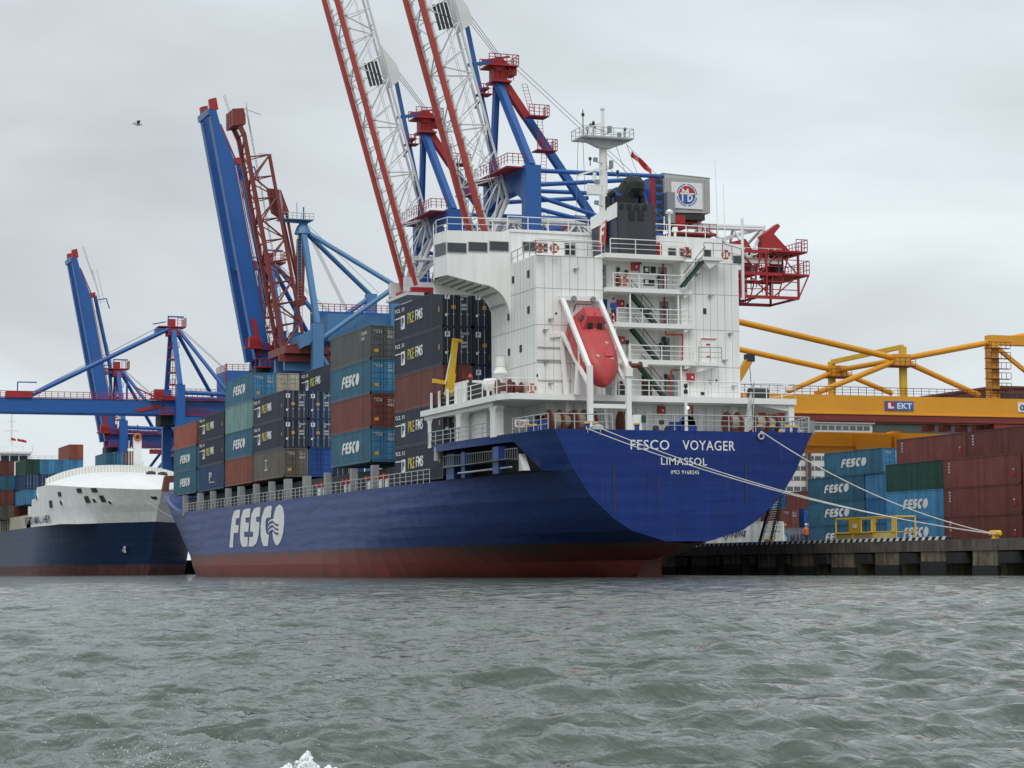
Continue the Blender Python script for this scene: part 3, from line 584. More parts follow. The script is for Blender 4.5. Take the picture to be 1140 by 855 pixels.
pipe([(2.43, 9.20, 23.31), (2.65, 9.20, 23.02), (2.66, 9.20, 21.31)], 9.2)
pipe([(2.69, 9.20, 20.81), (2.69, 9.20, 18.60)], 9.2)
pipe([(2.07, 7.70, 17.95), (2.06, 7.70, 17.65), (3.44, 7.70, 17.68), (3.37, 7.70, 15.80)], 7.7)
pipe([(3.76, 7.70, 15.09), (2.46, 7.70, 15.05), (2.43, 7.70, 13.14)], 7.7)
pipe([(2.53, 7.80, 12.59), (4.13, 7.80, 12.52), (4.18, 7.80, 11.27)], 7.75)
def stair(a, b_, ya, yb, w=.55):
    m = MB(); a = Vector((a[0], ya, a[2])); c = Vector((b_[0], yb, b_[2])); s = Vector((0, w/2, 0)); n = int((c-a).length/.28)
    m.beam(a-s, c-s, .05, .2, (0, 0, 1)); m.beam(a+s, c+s, .05, .2, (0, 0, 1))
    for k in range(n+1): q_ = a.lerp(c, k/n); m.cbox((q_.x, q_.y, q_.z), (.24, w, .03))
    m.m = 1
    for s_ in (-s,):
        m.tube(a+s_+Vector((0, 0, .95)), c+s_+Vector((0, 0, .95)), .03, 4); m.tube(a+s_+Vector((0, 0, .5)), c+s_+Vector((0, 0, .5)), .02, 4)
        for k in range(0, n+1, 4): q_ = a.lerp(c, k/n)+s_; m.tube(q_, q_+Vector((0, 0, .95)), .02, 4)
    m.build('stair', [GREEN, DARK], ship)
stair((-0.44, 8.60, 20.69), (1.54, 8.60, 18.50), 8.4, 8.4); stair((-0.33, 8.60, 18.04), (1.65, 8.60, 15.84), 8.4, 8.4); stair((0.27, 8.60, 15.28), (2.19, 8.60, 13.14), 8.4, 8.4)
stair((4.90, 6.90, 23.20), (3.12, 6.90, 21.14), 7.0, 7.0)
b = MB(); b.box((4.6, 6.4, 23.1), (6.3, 7.79, 23.35)); b.prism([(4.7, 6.6, 23.09), (6.1, 6.6, 23.09), (5.2, 6.6, 22.5)], (0, .6, 0)); b.build('bridge_landing', WHITE2, ship)
b = MB(); rail(b, [(4.7, 6.5, 23.35), (6.2, 6.5, 23.35), (8.3, 7.6, 23.2)], 1.05, 1.0, 2, .03); b.build('balcony_rail', GREYD, ship)
p = (6.10, 7.80, 16.62)
b = MB(); b.box((4.9, 7.5, 15.62), (6.0, 7.79, 17.4)); b.m = 1; b.cbox((5.4, 7.47, 17.0), (.3, .05, .1)); b.cbox((5.4, 7.47, 16.1), (.3, .05, .1)); b.cbox((5.45, 7.47, 17.42), (1.3, .1, .05)); b.build('deck_locker', [WHITE2, RED], ship)
for p, w, h in (((5.30, 7.80, 19.50), .26, .42), ((6.17, 7.80, 14.39), .14, .14), ((5.02, 7.80, 13.40), .3, .25), ((-6.52, 7.80, 18.94), .14, .14), ((-8.02, 7.80, 14.42), .12, .2)):
    wallbox(p, w, h, .04, 7.8, DARK, 'porthole')
for x, y_ in ((571.5, 311.5), (588.5, 305)): pass
for p in ((-8.05, 12.39, 21.90), (-8.05, 9.24, 21.93), (-8.05, 13.40, 19.25), (-8.05, 9.27, 19.31), (-8.05, 13.37, 16.63), (-8.05, 10.93, 16.66), (-8.05, 17.56, 16.62)):
    b = MB(); b.box((-8.1, p[1]-.2, p[2]-.26), (-8.052, p[1]+.2, p[2]+.26)); b.build('porthole', DARK, ship)
for x in (-.75, 1.25):
    b = MB(); b.box((x-.45, 9.22, 13.0), (x+.35, 9.29, 14.3)); b.m = 1; b.box((x-.3, 9.2, 13.2), (x+.2, 9.215, 13.9)); b.build('locker_door', [OXID, DARK], ship)
for z in (18.05, 15.4):  # door lamps
    b = MB(); b.lathe([(.1, 0), (.12, .1), (.05, .2)], (-1.7, 8.8, z-.2), n=8); b.build('deck_lamp', GREY, ship)
# ------------------------------------------------------------------ wheelhouse and bridge wings
mb = MB()
mb.prism([(-8.0, 13.0, 23.16), (8.0, 13.0, 23.16), (8.0, 17.4, 23.16), (-8.0, 17.4, 23.16)], (0, 0, 2.4))
mb.box((-8.1, 12.9, 25.57), (8.1, 17.6, 25.78))
mb.build('wheelhouse', [WHITE], ship)
mb = MB(); mb.box((.6, 8.6, 23.17), (7.2, 12.99, 25.1)); mb.build('bridge_deckhouse', [WHITE], ship)
def wing(s, xe=13.0):
    # outline of the aft face in (x, z); curved bracket below
    pts = [(8.01, 25.56), (xe, 25.45), (xe, 22.15 if xe > 12 else 23.6), (10.2, 21.55 if xe > 12 else 23.3)]
    for k in range(1, 8):
        a = k/8*math.pi/2; pts.append((10.2-2.15*math.sin(a), pts[3][1]-(2.6 if xe > 12 else 1.6)*(1-math.cos(a))))
    pts.append((8.06, pts[-1][1]-.6))
    mb = MB(); mb.prism([(s*x, 13.0, z) for x, z in pts], (0, .25, 0))
    # end face, roof, floor and fore face
    e = [(xe, 13.0), (xe+.3, 14.9), (xe-.2, 16.8), (8.06, 16.8)]
    for (a, b_) in zip(e[:-1], e[1:]):
        z0 = (22.15 if a[0] > 10 and b_[0] > 10 else 21.2) if xe > 12 else 23.5
        mb.quad((s*a[0], a[1], z0), (s*b_[0], b_[1], z0), (s*b_[0], b_[1], 25.45), (s*a[0], a[1], 25.45))
    mb.quad(*[(s*x, y, 25.46) for x, y in e], (s*8.06, 13.0, 25.56))
    low = pts[2:]
    for (a, b_) in zip(low[:-1], low[1:]):
        mb.quad((s*a[0], 13.25, a[1]), (s*b_[0], 13.25, b_[1]), (s*b_[0], 16.8, b_[1]), (s*(a[0] if a[0] < xe-.1 else xe-.1), 16.8, a[1]))
    mb.m = 1
    for k in range(8):
        x = xe-.3-k*.62; lx = sorted((p_[0], p_[1]) for p_ in low); z = interp(x, [p_[0] for p_ in lx], [p_[1] for p_ in lx]); (mb.box((s*(x-.03), 13.3, z-.14), (s*(x+.03), 16.75, z+.02)) if x > 8.3 else None)
    mb.build('bridge_wing', [WHITE, SEAM], ship)
wing(-1); wing(1, 11.2)
def win(a, c, y, nm='window'):
    b = MB(); b.box((a[0], y-.02, c[2]), (c[0], y-.005, a[2])); b.m = 1
    x0, x1, z0, z1 = min(a[0], c[0]), max(a[0], c[0]), min(a[2], c[2]), max(a[2], c[2]); t = .05
    for bb in (((x0-t, y-.06, z0-t), (x1+t, y-.003, z0)), ((x0-t, y-.06, z1), (x1+t, y-.003, z1+t)), ((x0-t, y-.06, z0), (x0, y-.003, z1)), ((x1, y-.06, z0), (x1+t, y-.003, z1))): b.box(*bb)
    b.build(nm, [GLASS, SEAM], ship)
win((-12.97, 13.00, 24.52), (-11.53, 13.00, 23.85), 13.0); win((-11.32, 13.00, 24.64), (-9.89, 13.00, 23.99), 13.0); win((-9.67, 13.00, 24.77), (-8.21, 13.00, 24.11), 13.0)
win((-7.05, 13.00, 24.84), (-5.12, 13.00, 24.19), 13.0); win((-3.67, 13.00, 24.89), (-2.88, 13.00, 24.05), 13.0)
win((2.79, 8.60, 24.18), (3.37, 8.60, 23.67), 8.6); win((3.74, 8.60, 24.19), (4.61, 8.60, 23.56), 8.6); win((5.71, 8.60, 24.18), (6.24, 8.60, 23.63), 8.6)
win((10.29, 13.00, 24.54), (10.97, 13.00, 23.94), 13.0)
b = MB(); b.quad((-13.05, 13.15, 23.7), (-13.33, 14.8, 23.7), (-13.34, 14.8, 24.6), (-13.06, 13.15, 24.6)); b.build('window', GLASS, ship)
mb = MB(); rail(mb, [(-8.2, 13.2, 25.6), (-12.9, 13.2, 25.5), (-13.2, 14.9, 25.5), (-12.8, 16.7, 25.5)], .95, 1.3, 2, .03); rail(mb, [(-8.2, 13.1, 25.8), (8, 13.1, 25.8)], .95, 1.6, 2, .03); mb.build('monkey_island_rail', WHITE2, ship)
mb = MB(); rail(mb, [(-8.0, 12.8, 23.0), (-8.0, 7.9, 23.2), (-2.6, 7.9, 23.2)], 1.0, 1.3, 2, .032); mb.build('bridge_deck_rail', GREY, ship)
# small things on the bridge roof
for x, h, r in ((-12.6, .5, .16), (5.2, 2.0, .05), (6.1, 1.2, .25)):
    b = MB(); b.lathe([(r*.4, 0), (r*.4, h*.7), (r, h*.72), (r*.8, h)], (x, 14.5, 25.6), n=10); b.build('roof_lamp', WHITE2, ship)
for p, q_ in (((8.53, 12.00, 26.61), (8.40, 12.00, 31.75)), ((9.14, 12.00, 26.64), (9.05, 12.00, 29.91))):
    b = MB(); b.tube((p[0], 12, 25.4), (q_[0], 12, q_[2]), .04, 4, .02); b.build('whip_antenna', WHITE2, ship)
b = MB(); p = (3.56, 10.00, 27.16); b.tube((p[0], 10, 25), (p[0], 10, p[2]-.1), .09, 6); b.lathe([(.28, 0), (.3, .12), (.1, .3)], (p[0], 10, p[2]-.1), n=10); b.build('satellite_dome', WHITE2, ship)
b = MB(); p = (8.17, 7.00, 26.32); b.tube((8.6, 8.0, 20.5), (8.6, 8.0, 26.6), .11, 6); b.build('signal_pole', WHITE2, ship)
# ------------------------------------------------------------------ funnel
mb = MB()
ft = (-1.72, 7.60, 27.25); fr = (1.26, 7.60, 27.34); fb = (-1.52, 7.60, 23.43); fbr = (1.42, 7.60, 23.49)
x0t, x1t, zt = ft[0], fr[0], ft[2]; x0b, x1b, zb = fb[0], fbr[0], 23.47
mb.prism([(x0t, 7.62, zt), (x1t, 7.62, zt), (x1b, 7.62, zb), (x0b, 7.62, zb)][::-1], (0, .3, 0))
xm, zmx = x0t, 26.6
# port face: white band above, navy below; runs forward
yb = 12.6
mb.m = 1; mb.quad((x0t, 7.63, zt), (x0b, 7.63, zb), (x0b, yb, zb), (x0t, yb, zt-.4))
mb.m = 0; mb.quad((x1t, 7.63, zt), (x1t, yb, zt-.4), (x1b, yb, zb), (x1b, 7.63, zb)); mb.quad((x0t, yb, zt-.4), (x0b, yb, zb), (x1b, yb, zb), (x1t, yb, zt-.4))
mb.quad((x0t, 7.63, zt-.05), (x0t, yb, zt-.45), (x1t, yb, zt-.45), (x1t, 7.63, zt-.05))
fun = mb.build('funnel', [FUN, FUNN], ship)
b = MB(); x = x0t-.03; b.prism([(x, 7.62, zt), (x, yb, zt-.4), (x-.0, yb, zt-1.3), (x-.02, 7.62, zt-1.1)], (.05, 0, 0)); b.build('funnel_band', WHITE2, fun)
b = MB(); xe = min(x0b, x0t)-.1
b.prism([(xe, 10.9, 24.0), (xe, 9.5, 24.0+.5), (xe, 9.3, 26.2), (xe, 10.7, 25.9)], (-.04, 0, 0)); b.m = 1
o = Vector((xe-.05, 10.5, 24.6)); b.prism([tuple(o+Vector((0, -u*1.0, v*1.35))) for u, v in ((0, 0), (.25, 0), (.3, .4), (.75, .45), (.78, .62), (.35, .6), (.4, .8), (1, .85), (1.05, 1.05), (.3, 1.0), (.1, .8))], (-.03, 0, 0))
b.build('funnel_emblem', [RED, LETW], fun)
for x in ((-0.55, 7.60, 26.18)[0], (0.17, 7.60, 26.22)[0]):
    b = MB(); b.box((x-.22, 7.55, 26.0), (x+.22, 7.615, 26.75)); b.build('funnel_vent', BLACK, fun)
for k in range(4):
    x = x0t+.35+k*.62; b = MB(); b.lathe([(.2, -.05), (.2, 0)], (x, 7.6, zt-.28), 'Y', 10); b.build('funnel_vent', BLACK, fun)
b = MB(); c = [(-.35, 9.3, 26.8), (-.35, 9.2, 28.0), (.0, 8.9, 28.7), (.35, 8.6, 29.1)]
for (p, r1), (q_, r2) in zip(zip(c[:-1], (.85, .85, .8)), zip(c[1:], (.85, .8, .65))): b.tube(p, q_, r1, 14, r2)
b.lathe([(.1, -.8), (.55, -.65), (.8, -.2), (.8, .3), (.5, .7), (.1, .85)], (.2, 8.8, 28.65), 'Z', 14)
b.lathe([(.3, 0), (.75, .25), (.78, .6), (.3, .8)], (.05, 9.0, 28.45), 'Z', 12)
b.tube((.9, 9.2, 27), (.95, 9.2, 28.1), .3, 10); b.build('exhaust_pipe', BLACK, fun)
b = MB(); b.tube((-1.5, 9.6, 27.0), (-1.55, 9.6, 28.0), .3, 10, .25); b.tube((-1.55, 9.6, 28.0), (-1.2, 9.3, 28.3), .25, 8); b.build('exhaust_pipe', BLACK, fun)
# ------------------------------------------------------------------ radar mast
MX, MY = .15, 14.5
mb = MB(); mb.tube((MX, MY, 25.7), (MX, MY, 33.2), .36, 14, .30); mb.tube((MX, MY, 33.2), (MX, MY, 35.5), .2, 8, .12); mb.lathe([(.05, 0), (.18, .1), (.18, .25), (.05, .3)], (MX, MY, 35.5), n=8)
mast = mb.build('radar_mast', WHITE2, ship)
b = MB(); b.prism([(-1.95, MY-1.2, 33.2), (2.2, MY-1.2, 33.2), (2.2, MY+1.2, 33.2), (-1.95, MY+1.2, 33.2)], (0, 0, .12))
b.prism([(-1.95, MY-.6, 33.19), (2.2, MY-.6, 33.19), (MX+.5, MY-.6, 32.55), (MX-.5, MY-.6, 32.55)], (0, .5, 0)); rail(b, [(-1.95, MY-1.2, 33.3), (2.2, MY-1.2, 33.3), (2.2, MY+1.2, 33.3), (-1.95, MY+1.2, 33.3), (-1.95, MY-1.2, 33.3)], .7, .8, 2, .025); b.build('mast_platform', LGREY, mast)
b = MB(); b.tube((-.9, MY-.8, 33.3), (-.9, MY-.8, 33.9), .15, 8); b.beam((-1.6, MY-1.0, 33.8), (-.1, MY-.6, 34.5), .18, .14); b.build('radar_scanner', WHITE2, mast)
b = MB(); b.tube((MX-.9, MY-.4, 30.0), (MX-.9, MY-.4, 30.6), .15, 8); b.beam((MX-2.3, MY-.6, 30.3), (MX-.3, MY-.4, 31.0), .16, .14); b.box((MX-1.5, MY-.5, 29.6), (MX-.3, MY-.3, 29.75)); b.box((MX-1.5, MY-.8, 28.9), (MX-.5, MY-.3, 29.5)); b.build('radar_scanner', WHITE2, mast)
b = MB()
for x, z, h in ((-1.85, 33.3, 2.0), (-1.0, 33.3, 1.2), (1.6, 33.3, .8), (-1.5, 33.3, .6), (.95, 30.2, .5), (-1.3, 31, .6)):
    b.tube((x, MY-.9, z), (x, MY-.9, z+h), .04, 4); b.lathe([(.12, 0), (.12, .22)], (x, MY-.9, z+h*.75), n=6)
b.build('navigation_light', DARK, mast)
for x, z, w, h in ((-.9, 34.2, .5, .3), (.5, 34.0, .3, .5), (1.3, 33.6, .25, .4), (-.7, 31.6, .3, .3), (.6, 31.3, .25, .6), (-.6, 29.9, .4, .25), (.55, 29.2, .3, .4), (-.65, 28.3, .3, .3), (.6, 27.4, .25, .5)):
    b = MB(); b.cbox((x, MY-.5, z), (w, .25, h)); b.tube((x, MY-.5, z-h/2), (MX, MY-.2, z-h/2-.1), .03, 4); b.build('mast_fitting', GREYD, mast)
b = MB()
for p, q_ in (((-1.9, MY, 33.1), (-2.6, 13.5, 25.8)), ((2.1, MY, 33.1), (3.8, 12, 25.3)), ((-1.5, MY, 33.1), (-1.7, 13.5, 25.8)), ((1.2, MY, 33), (2.6, 12, 25.5)), ((MX, MY, 31.5), (3.9, 10, 26))): b.tube(p, q_, .02, 4)
b.build('mast_stay', CABLE, mast)
b = MB(); fl = []
for k in range(7):
    t = k/6; a = Vector((2.6, MY, 32.4)).lerp(Vector((4.0, MY-.6, 30.9)), t); fl.append([tuple(a+Vector((-.05, .12*math.sin(k*1.4), .18))), tuple(a+Vector((-.1, .12*math.cos(k*1.7), -.28)))])
b.grid(fl); b.tube((2.15, MY, 33.0), (4.9, MY-1, 30.0), .015, 4); b.build('flag', [RED], mast)
# ------------------------------------------------------------------ lifeboat davit
dv = MB()
XL, XR = -6.15, -3.25
for x in (XL, XR):
    dv.beam((x, 7.5, 20.0), (x, 2.5, 14.5), .26, .3, (1, 0, 0)); dv.beam((x, 2.5, 14.7), (x, 2.5, 10.05), .32, .36, (1, 0, 0))
    dv.beam((x, 7.6, 17.5), (x, 2.7, 13.4), .22, .24, (1, 0, 0)); dv.beam((x, 7.7, 17.2), (x, 6.4, 10.1), .25, .25, (1, 0, 0))
    dv.beam((x, 4.6, 15.0), (x, 5.0, 12.9), .5, .2, (1, 0, 0)); dv.beam((x, 4.4, 14.6), (x, 4.4, 16.6), .14, .14, (1, 0, 0))
dv.beam((XL-.2, 7.5, 20.02), (XR+.2, 7.5, 20.02), .34, .3); dv.beam((XL+.2, 2.5, 11.9), (XR-.2, 2.5, 11.9), .26, .3); dv.beam((XL-.9, 7.7, 17.3), (XL+.3, 7.7, 17.45), .2, .3)
dv.beam((XL+.2, 5.0, 15.3), (XR-.2, 5.0, 15.3), .2, .2)
davit = dv.build('lifeboat_davit', WHITE2, ship)
for x in (-5.35, -3.85):
    b = MB(); b.lathe([(.2, -.1), (.2, .1)], (x, 7.25, 20.0), 'Y', 12); b.cbox((x, 7.3, 19.6), (.14, .1, .5)); b.tube((x, 7.3, 19.8), (x, 6.8, 18.9), .02, 4); b.build('davit_pulley', GREYD, davit)
b = MB(); b.lathe([(.3, -.45), (.3, -.35), (.17, -.33), (.17, .3), (.3, .32), (.3, .45)], (XR+.6, 2.6, 14.8), 'X', 12); b.m = 1; b.cbox((XR+1.2, 2.6, 14.85), (.6, .3, .25)); b.cbox((XR, 2.5, 14.3), (.5, .55, .6)); b.build('davit_winch', [OXID, WHITE2], davit)
# free fall lifeboat, local x towards the bow of the boat
lb = thing('lifeboat', (-4.72, 5.1, 15.9), 'red enclosed free-fall lifeboat hanging bow down in its white frame', 'lifeboat')
LBH = 3.3
def boat_ring(t):
    xs = [0, .04, .15, .35, .6, .78, .9, .97, 1.0]
    w = interp(t, xs, [.9, 1.1, 1.34, 1.5, 1.5, 1.28, .78, .32, .04]); tp = interp(t, xs, [.7, .95, 1.15, 1.25, 1.2, 1.02, .66, .25, .02]); bt = interp(t, xs, [.8, 1.0, 1.2, 1.3, 1.3, 1.15, .85, .45, .1])
    return w, tp, bt
m = MB(); rows = []
for i in range(27):
    t = i/26; w, tp, bt = boat_ring(t); r_ = []
    for k in range(25):
        a = 2*math.pi*k/24; c, s = math.cos(a), math.sin(a)
        y = w*math.copysign(abs(c)**.85, c); z = (tp if s > 0 else bt)*math.copysign(abs(s)**(.85 if s > 0 else 1.15), s)
        r_.append((-LBH+2*LBH*t, y, z))
    rows.append(r_)
m.grid(rows); m.quad(*rows[0][:24]); o = m.build('hull', ORNG, lb, smooth=True)
o.data.transform(Matrix.Translation((lb.location)))      # built in local axes
m = MB()
def fr(x0, x1, w0, w1, z0, z1, dx0, dx1): pass
B_ = [(-3.0, -.98, .6), (-.95, -.98, .8), (-.95, .98, .8), (-3.0, .98, .6)]; T_ = [(-2.75, -.6, 1.85), (-1.75, -.6, 1.9), (-1.75, .6, 1.9), (-2.75, .6, 1.85)]
for k in range(4): m.quad(B_[k], B_[(k+1) % 4], T_[(k+1) % 4], T_[k])
m.quad(*T_); o = m.build('cabin', ORNG, lb); o.data.transform(Matrix.Translation(lb.location))
def lbpart(nm, mb, mat): o = mb.build(nm, mat, lb); o.data.transform(Matrix.Translation(lb.location)); return o
for y in (-.36, .36):
    m = MB(); m.prism([(-1.13, y-.2, 1.12), (-1.13, y+.2, 1.12), (-1.44, y+.17, 1.55), (-1.44, y-.17, 1.55)], (.06, 0, .05)); lbpart('window', m, GLASS)
for s in (-1, 1):
    m = MB(); m.prism([(-2.35, s*.84, 1.15), (-1.9, s*.84, 1.15), (-1.95, s*.72, 1.55), (-2.3, s*.72, 1.55)], (0, s*.05, .02)); lbpart('window', m, GLASS)
    m = MB(); m.tube((-2.4, s*1.4, -.1), (0, s*1.5, -.1), .05, 6); m.tube((0, s*1.5, -.1), (1.4, s*1.42, -.1), .05, 6); lbpart('rubbing_strake', m, ORNG)
    m = MB(); m.quad((-3.6, s*.9, .35), (-2.6, s*1.25, .2), (-2.4, s*1.25, -.8), (-3.5, s*.9, -.75)); lbpart('side_fin', m, ORNG)
m = MB()
for x, y, z in ((.2, .55, 1.16), (1.5, -.45, 1.08), (1.6, .6, 1.0)): m.cbox((x, y, z), (.3, .07, .07)); m.cbox((x, y, z), (.07, .26, .07))
for x in (.6, 1.0, 1.4): m.cbox((x, -1.38, .5), (.26, .06, .06))
lbpart('reflective_tape', m, paint('silver tape', (.6, .55, .35), .5))
m = MB(); m.box((.9, .1, 1.02), (1.5, .7, 1.14)); m.tube((-1.9, 0, 1.6), (-1.9, 0, 2.1), .03, 4); m.cbox((-.8, .45, 1.02), (.35, .3, .08)); lbpart('deck_hatch', m, ORNG)
m = MB(); m.lathe([(.25, 0), (.25, .5)], (-3.7, 0, -.2), 'X', 10); m.tube((-3.4, -.9, .8), (-3.4, -.9, 1.5), .05, 4); m.tube((-3.4, -.9, 1.5), (-3.4, .3, 1.5), .05, 4); lbpart('propeller_guard', m, OXID)
# bow points to -Y and down; top faces aft and up
ex = Vector((0, -4.3, -5.0)).normalized(); ey = Vector((1, 0, 0)); ez = ex.cross(ey)
if ez.z < 0: ey = -ey; ez = ex.cross(ey)
lb.rotation_euler = Matrix((ex, ey, ez)).transposed().to_euler()
# ------------------------------------------------------------------ lifebuoys
def lifebuoy(p, label, ax='Y', first=[None]):
    if first[0] is None:
        t = thing('lifebuoy', p, label, 'lifebuoy', 'lifebuoys on the rails of the blue ship')
        m = MB(); m.torus(p, .29, .085, 'Y'); m.build('ring', LIFEO, t)
        m = MB()
        for k in range(4):
            a = math.pi/4+k*math.pi/2; m.cbox((p[0]+.29*math.cos(a), p[1], p[2]+.29*math.sin(a)), (.11, .2, .11))
        m.build('reflective_band', LETW, t); m = MB(); m.cbox((p[0], p[1]+.05, p[2]), (.1, .05, .4)); m.build('bracket', GREYD, t)
        first[0] = t; return t
    return copy_thing(first[0], p, label, (0, 0, R(-60)) if ax == 'X' else None)
lifebuoy((-7.97, 7.20, 23.55), 'orange lifebuoy on the bridge deck rail, left one beside the wheelhouse window')
lifebuoy((-6.83, 7.20, 23.58), 'orange lifebuoy on the bridge deck rail, second from the bridge wing')
lifebuoy((-1.40, 7.20, 21.42), 'orange lifebuoy on the balcony rail just below the funnel')
lifebuoy((3.58, 7.10, 23.76), 'orange lifebuoy right of the funnel, at the head of the outside stair')
lifebuoy((6.42, 6.40, 23.58), 'orange lifebuoy on the white rail at the starboard end of the bridge deck')
lifebuoy((-8.67, 7.20, 13.44), 'orange lifebuoy low on the white wall above the mooring deck')
lifebuoy((-2.57, 7.10, 18.69), 'orange lifebuoy on the rail beside the crewman in blue')
m = MB(); p = (-1.03, 9.20, 21.69); m.box((p[0]-.16, 9.1, p[2]-.36), (p[0]+.16, 9.25, p[2]+.36)); m.build('lifebuoy_light_box', OXID, ship)
# ------------------------------------------------------------------ mooring deck gear
def winch(x, y, w, z=10.05):
    t = MB(); t.lathe([(.85, 0), (.85, .12), (.32, .14), (.32, w*.5), (.85, w*.5+.02), (.85, w*.5+.14), (.3, w*.5+.16), (.3, w), (.72, w+.02), (.72, w+.12)], (x, y, z+.95), 'X', 20)
    t.box((x+.2, y-.4, z), (x+w*.8, y+.4, z+.5)); t.m = 1
    t.lathe([(.55, .16), (.58, w*.25), (.55, w*.5-.02)], (x, y, z+.95), 'X', 16); t.lathe([(.35, w*.5+.2), (.5, w*.75), (.4, w-.04)], (x, y, z+.95), 'X', 14)
    t.build('mooring_winch', [OXID, ROPED], ship)
for x, y, w in ((-8.1, 5.5, 1.6), (-6.3, 5.2, 1.5), (-2.4, 6, .8), (5.3, 4.5, 1.7), (7.4, 4.6, 1.8)): winch(x, y, w)
for x, y in ((-10.2, 4.0), (-9.75, 4.0), (-7.0, 1.0), (-6.4, 1.0), (-3.2, 1.2), (7.2, 1.0), (8.4, 1.0), (9.0, 1.0), (6.2, 1.0)):
    b = MB(); b.lathe([(.2, 0), (.17, .1), (.17, .42), (.24, .5)], (x, y, 10.05), n=12); b.m = 1; b.lathe([(.22, .5), (.2, .62), (.02, .64)], (x, y, 10.05), n=12); b.build('mooring_bollard', [BLUEP, YEL2], ship)
b = MB(); p = (0.36, 0.60, 10.49); b.lathe([(.55, -.2), (.62, 0), (.55, .2), (.25, .2), (.2, 0), (.25, -.2), (.55, -.2)], (p[0], .6, 10.6), 'Y', 20); b.box((p[0]-.62, .35, 10.05), (p[0]+.62, .85, 10.5)); b.build('fairlead_ring', BLUEP, ship)
for x_ in (747, 753):
    p = {747: (-0.75, 0.80, 10.48), 753: (-0.38, 0.80, 10.49)}[x_]; b = MB(); b.box((p[0]-.14, .6, 10.05), (p[0]+.14, .9, 10.75)); b.build('deck_post', BLUEP, ship)
for q_ in ((-9.34, 5.00, 10.68), (-8.57, 5.00, 10.70)):
    b = MB(); b.box((q_[0]-.25, 5, 10.05), (q_[0]+.25, 5.5, 11.0)); b.build('deck_post', BLUEP, ship)
p = (0.28, 0.50, 10.73)
b = MB(); x = (0.15, 0.30, 12.59)[0]; b.tube((x, .3, 10.1), (x, .3, 12.7), .13, 8, .1); b.m = 1; b.lathe([(.14, 0), (.16, .15), (.12, .3)], (x, .3, 12.7), n=8); b.lathe([(.12, 0), (.15, .15), (.12, .3)], (x, .3, 13.1), n=8); b.tube((x, .3, 12.9), (x, .3, 13.2), .04, 4); b.build('stern_light_post', [WHITE2, DARK], ship)
LAMP = bpy.data.materials.new('lit deck lamp'); LAMP.use_nodes = True; LAMP.node_tree.nodes['Principled BSDF'].inputs['Emission Color'].default_value = (1, .55, .25, 1); LAMP.node_tree.nodes['Principled BSDF'].inputs['Emission Strength'].default_value = 4
b = MB(); p = (0.27, 0.30, 11.63); b.lathe([(.03, 0), (.09, .08), (.03, .18)], (p[0], .25, p[2]), n=8); b.build('deck_lamp', LAMP, ship)
b = MB(); p = (-5.87, 6.00, 12.08)
for k in range(5): b.lathe([(.06, 0), (.2, .05), (.2, .3), (.06, .4)], (-1.7+k*.28, 1.6+.2*(k % 2), 10.15+.22*(k % 3)), 'XYZ'[k % 3], 8)
b.build('cable_reel', DARK, ship)
b = MB(); b.box((-3.1, 1.9, 10.05), (-2.5, 2.4, 11.3)); b.m = 1; b.cbox((-2.4, 1.9, 11.0), (.3, .3, .5)); b.build('hydraulic_stand', [WHITE2, GREEN], ship)
b = MB(); p = (-6.30, 0.40, 10.74); b.lathe([(.5, 0), (.45, .3), (.2, .45)], (p[0], .9, 10.05), n=12); b.build('canvas_cover', LGREY, ship)
b = MB(); b.box((9.7, .5, 10.05), (10.3, 1.0, 11.0)); b.build('deck_locker', GREYD, ship)
b = MB()   # drooping ensign
fl = []
for k in range(6):
    t = k/5; z = 13.0-2.7*t; fl.append([(5.25+.05*math.sin(k*2), .3, z), (5.25-.55*t**.6-.12, .3+.1*math.cos(k*2), z-.35), (5.1-.25*t, .35, z-.2)])
b.grid(fl); b.m = 1; b.tube((5.3, .3, 10.1), (5.45, .3, 13.6), .04, 5); b.build('ensign', [LETG, LGREY], ship)
b = MB(); p = (-10.68, 5.35, 11.06); q_ = (-9.65, 5.35, 10.54)
b.box((p[0], 5.28, q_[2]), (q_[0], 5.34, p[2])); b.m = 1
put_text(b, 'BEWARE OF', (p[0]+.08, 5.27, p[2]-.27), (q_[0]-p[0]-.16, 0, 0), (0, 0, .2), 0, .01, .01); put_text(b, 'PROPELLER', (p[0]+.08, 5.27, q_[2]+.06), (q_[0]-p[0]-.16, 0, 0), (0, 0, .2), 0, .01, .01)
b.build('warning_board', [WHITE2, paint('sign red', (.35, .03, .03), .6)], ship)
b = MB(); b.box((-7.9, 8.3, 10.9), (-6.9, 8.6, 11.6)); b.build('machinery_box', DARK, ship)
for x, z in ((-8.4, 13.3), (-9.9, 13.3)):   # gear on the port side deck
    pass
b = MB(); b.lathe([(.1, -.75), (.42, -.6), (.48, 0), (.42, .6), (.1, .75)], (-10.2, 11.2, 14.0), 'X', 14); b.build('fender_buoy', WHITE2, ship)
b = MB(); b.lathe([(.6, 0), (.6, .1), (.3, .12), (.3, .9), (.6, .92), (.6, 1.0)], (-10.2, 10.2, 13.75), 'X', 16); b.lathe([(.5, 0), (.5, .1), (.25, .12), (.25, .6), (.5, .62), (.5, .7)], (-9.0, 10.2, 13.65), 'X', 16); b.build('hose_reel', OXID, ship)
b = MB(); b.box((-10.9, 14.6, 12.95), (-9.2, 17.6, 14.6)); b.m = 1; b.box((-10.93, 14.5, 13.0), (-9.4, 14.595, 14.4)); b.build('side_locker', [WHITE2, DARK], ship)
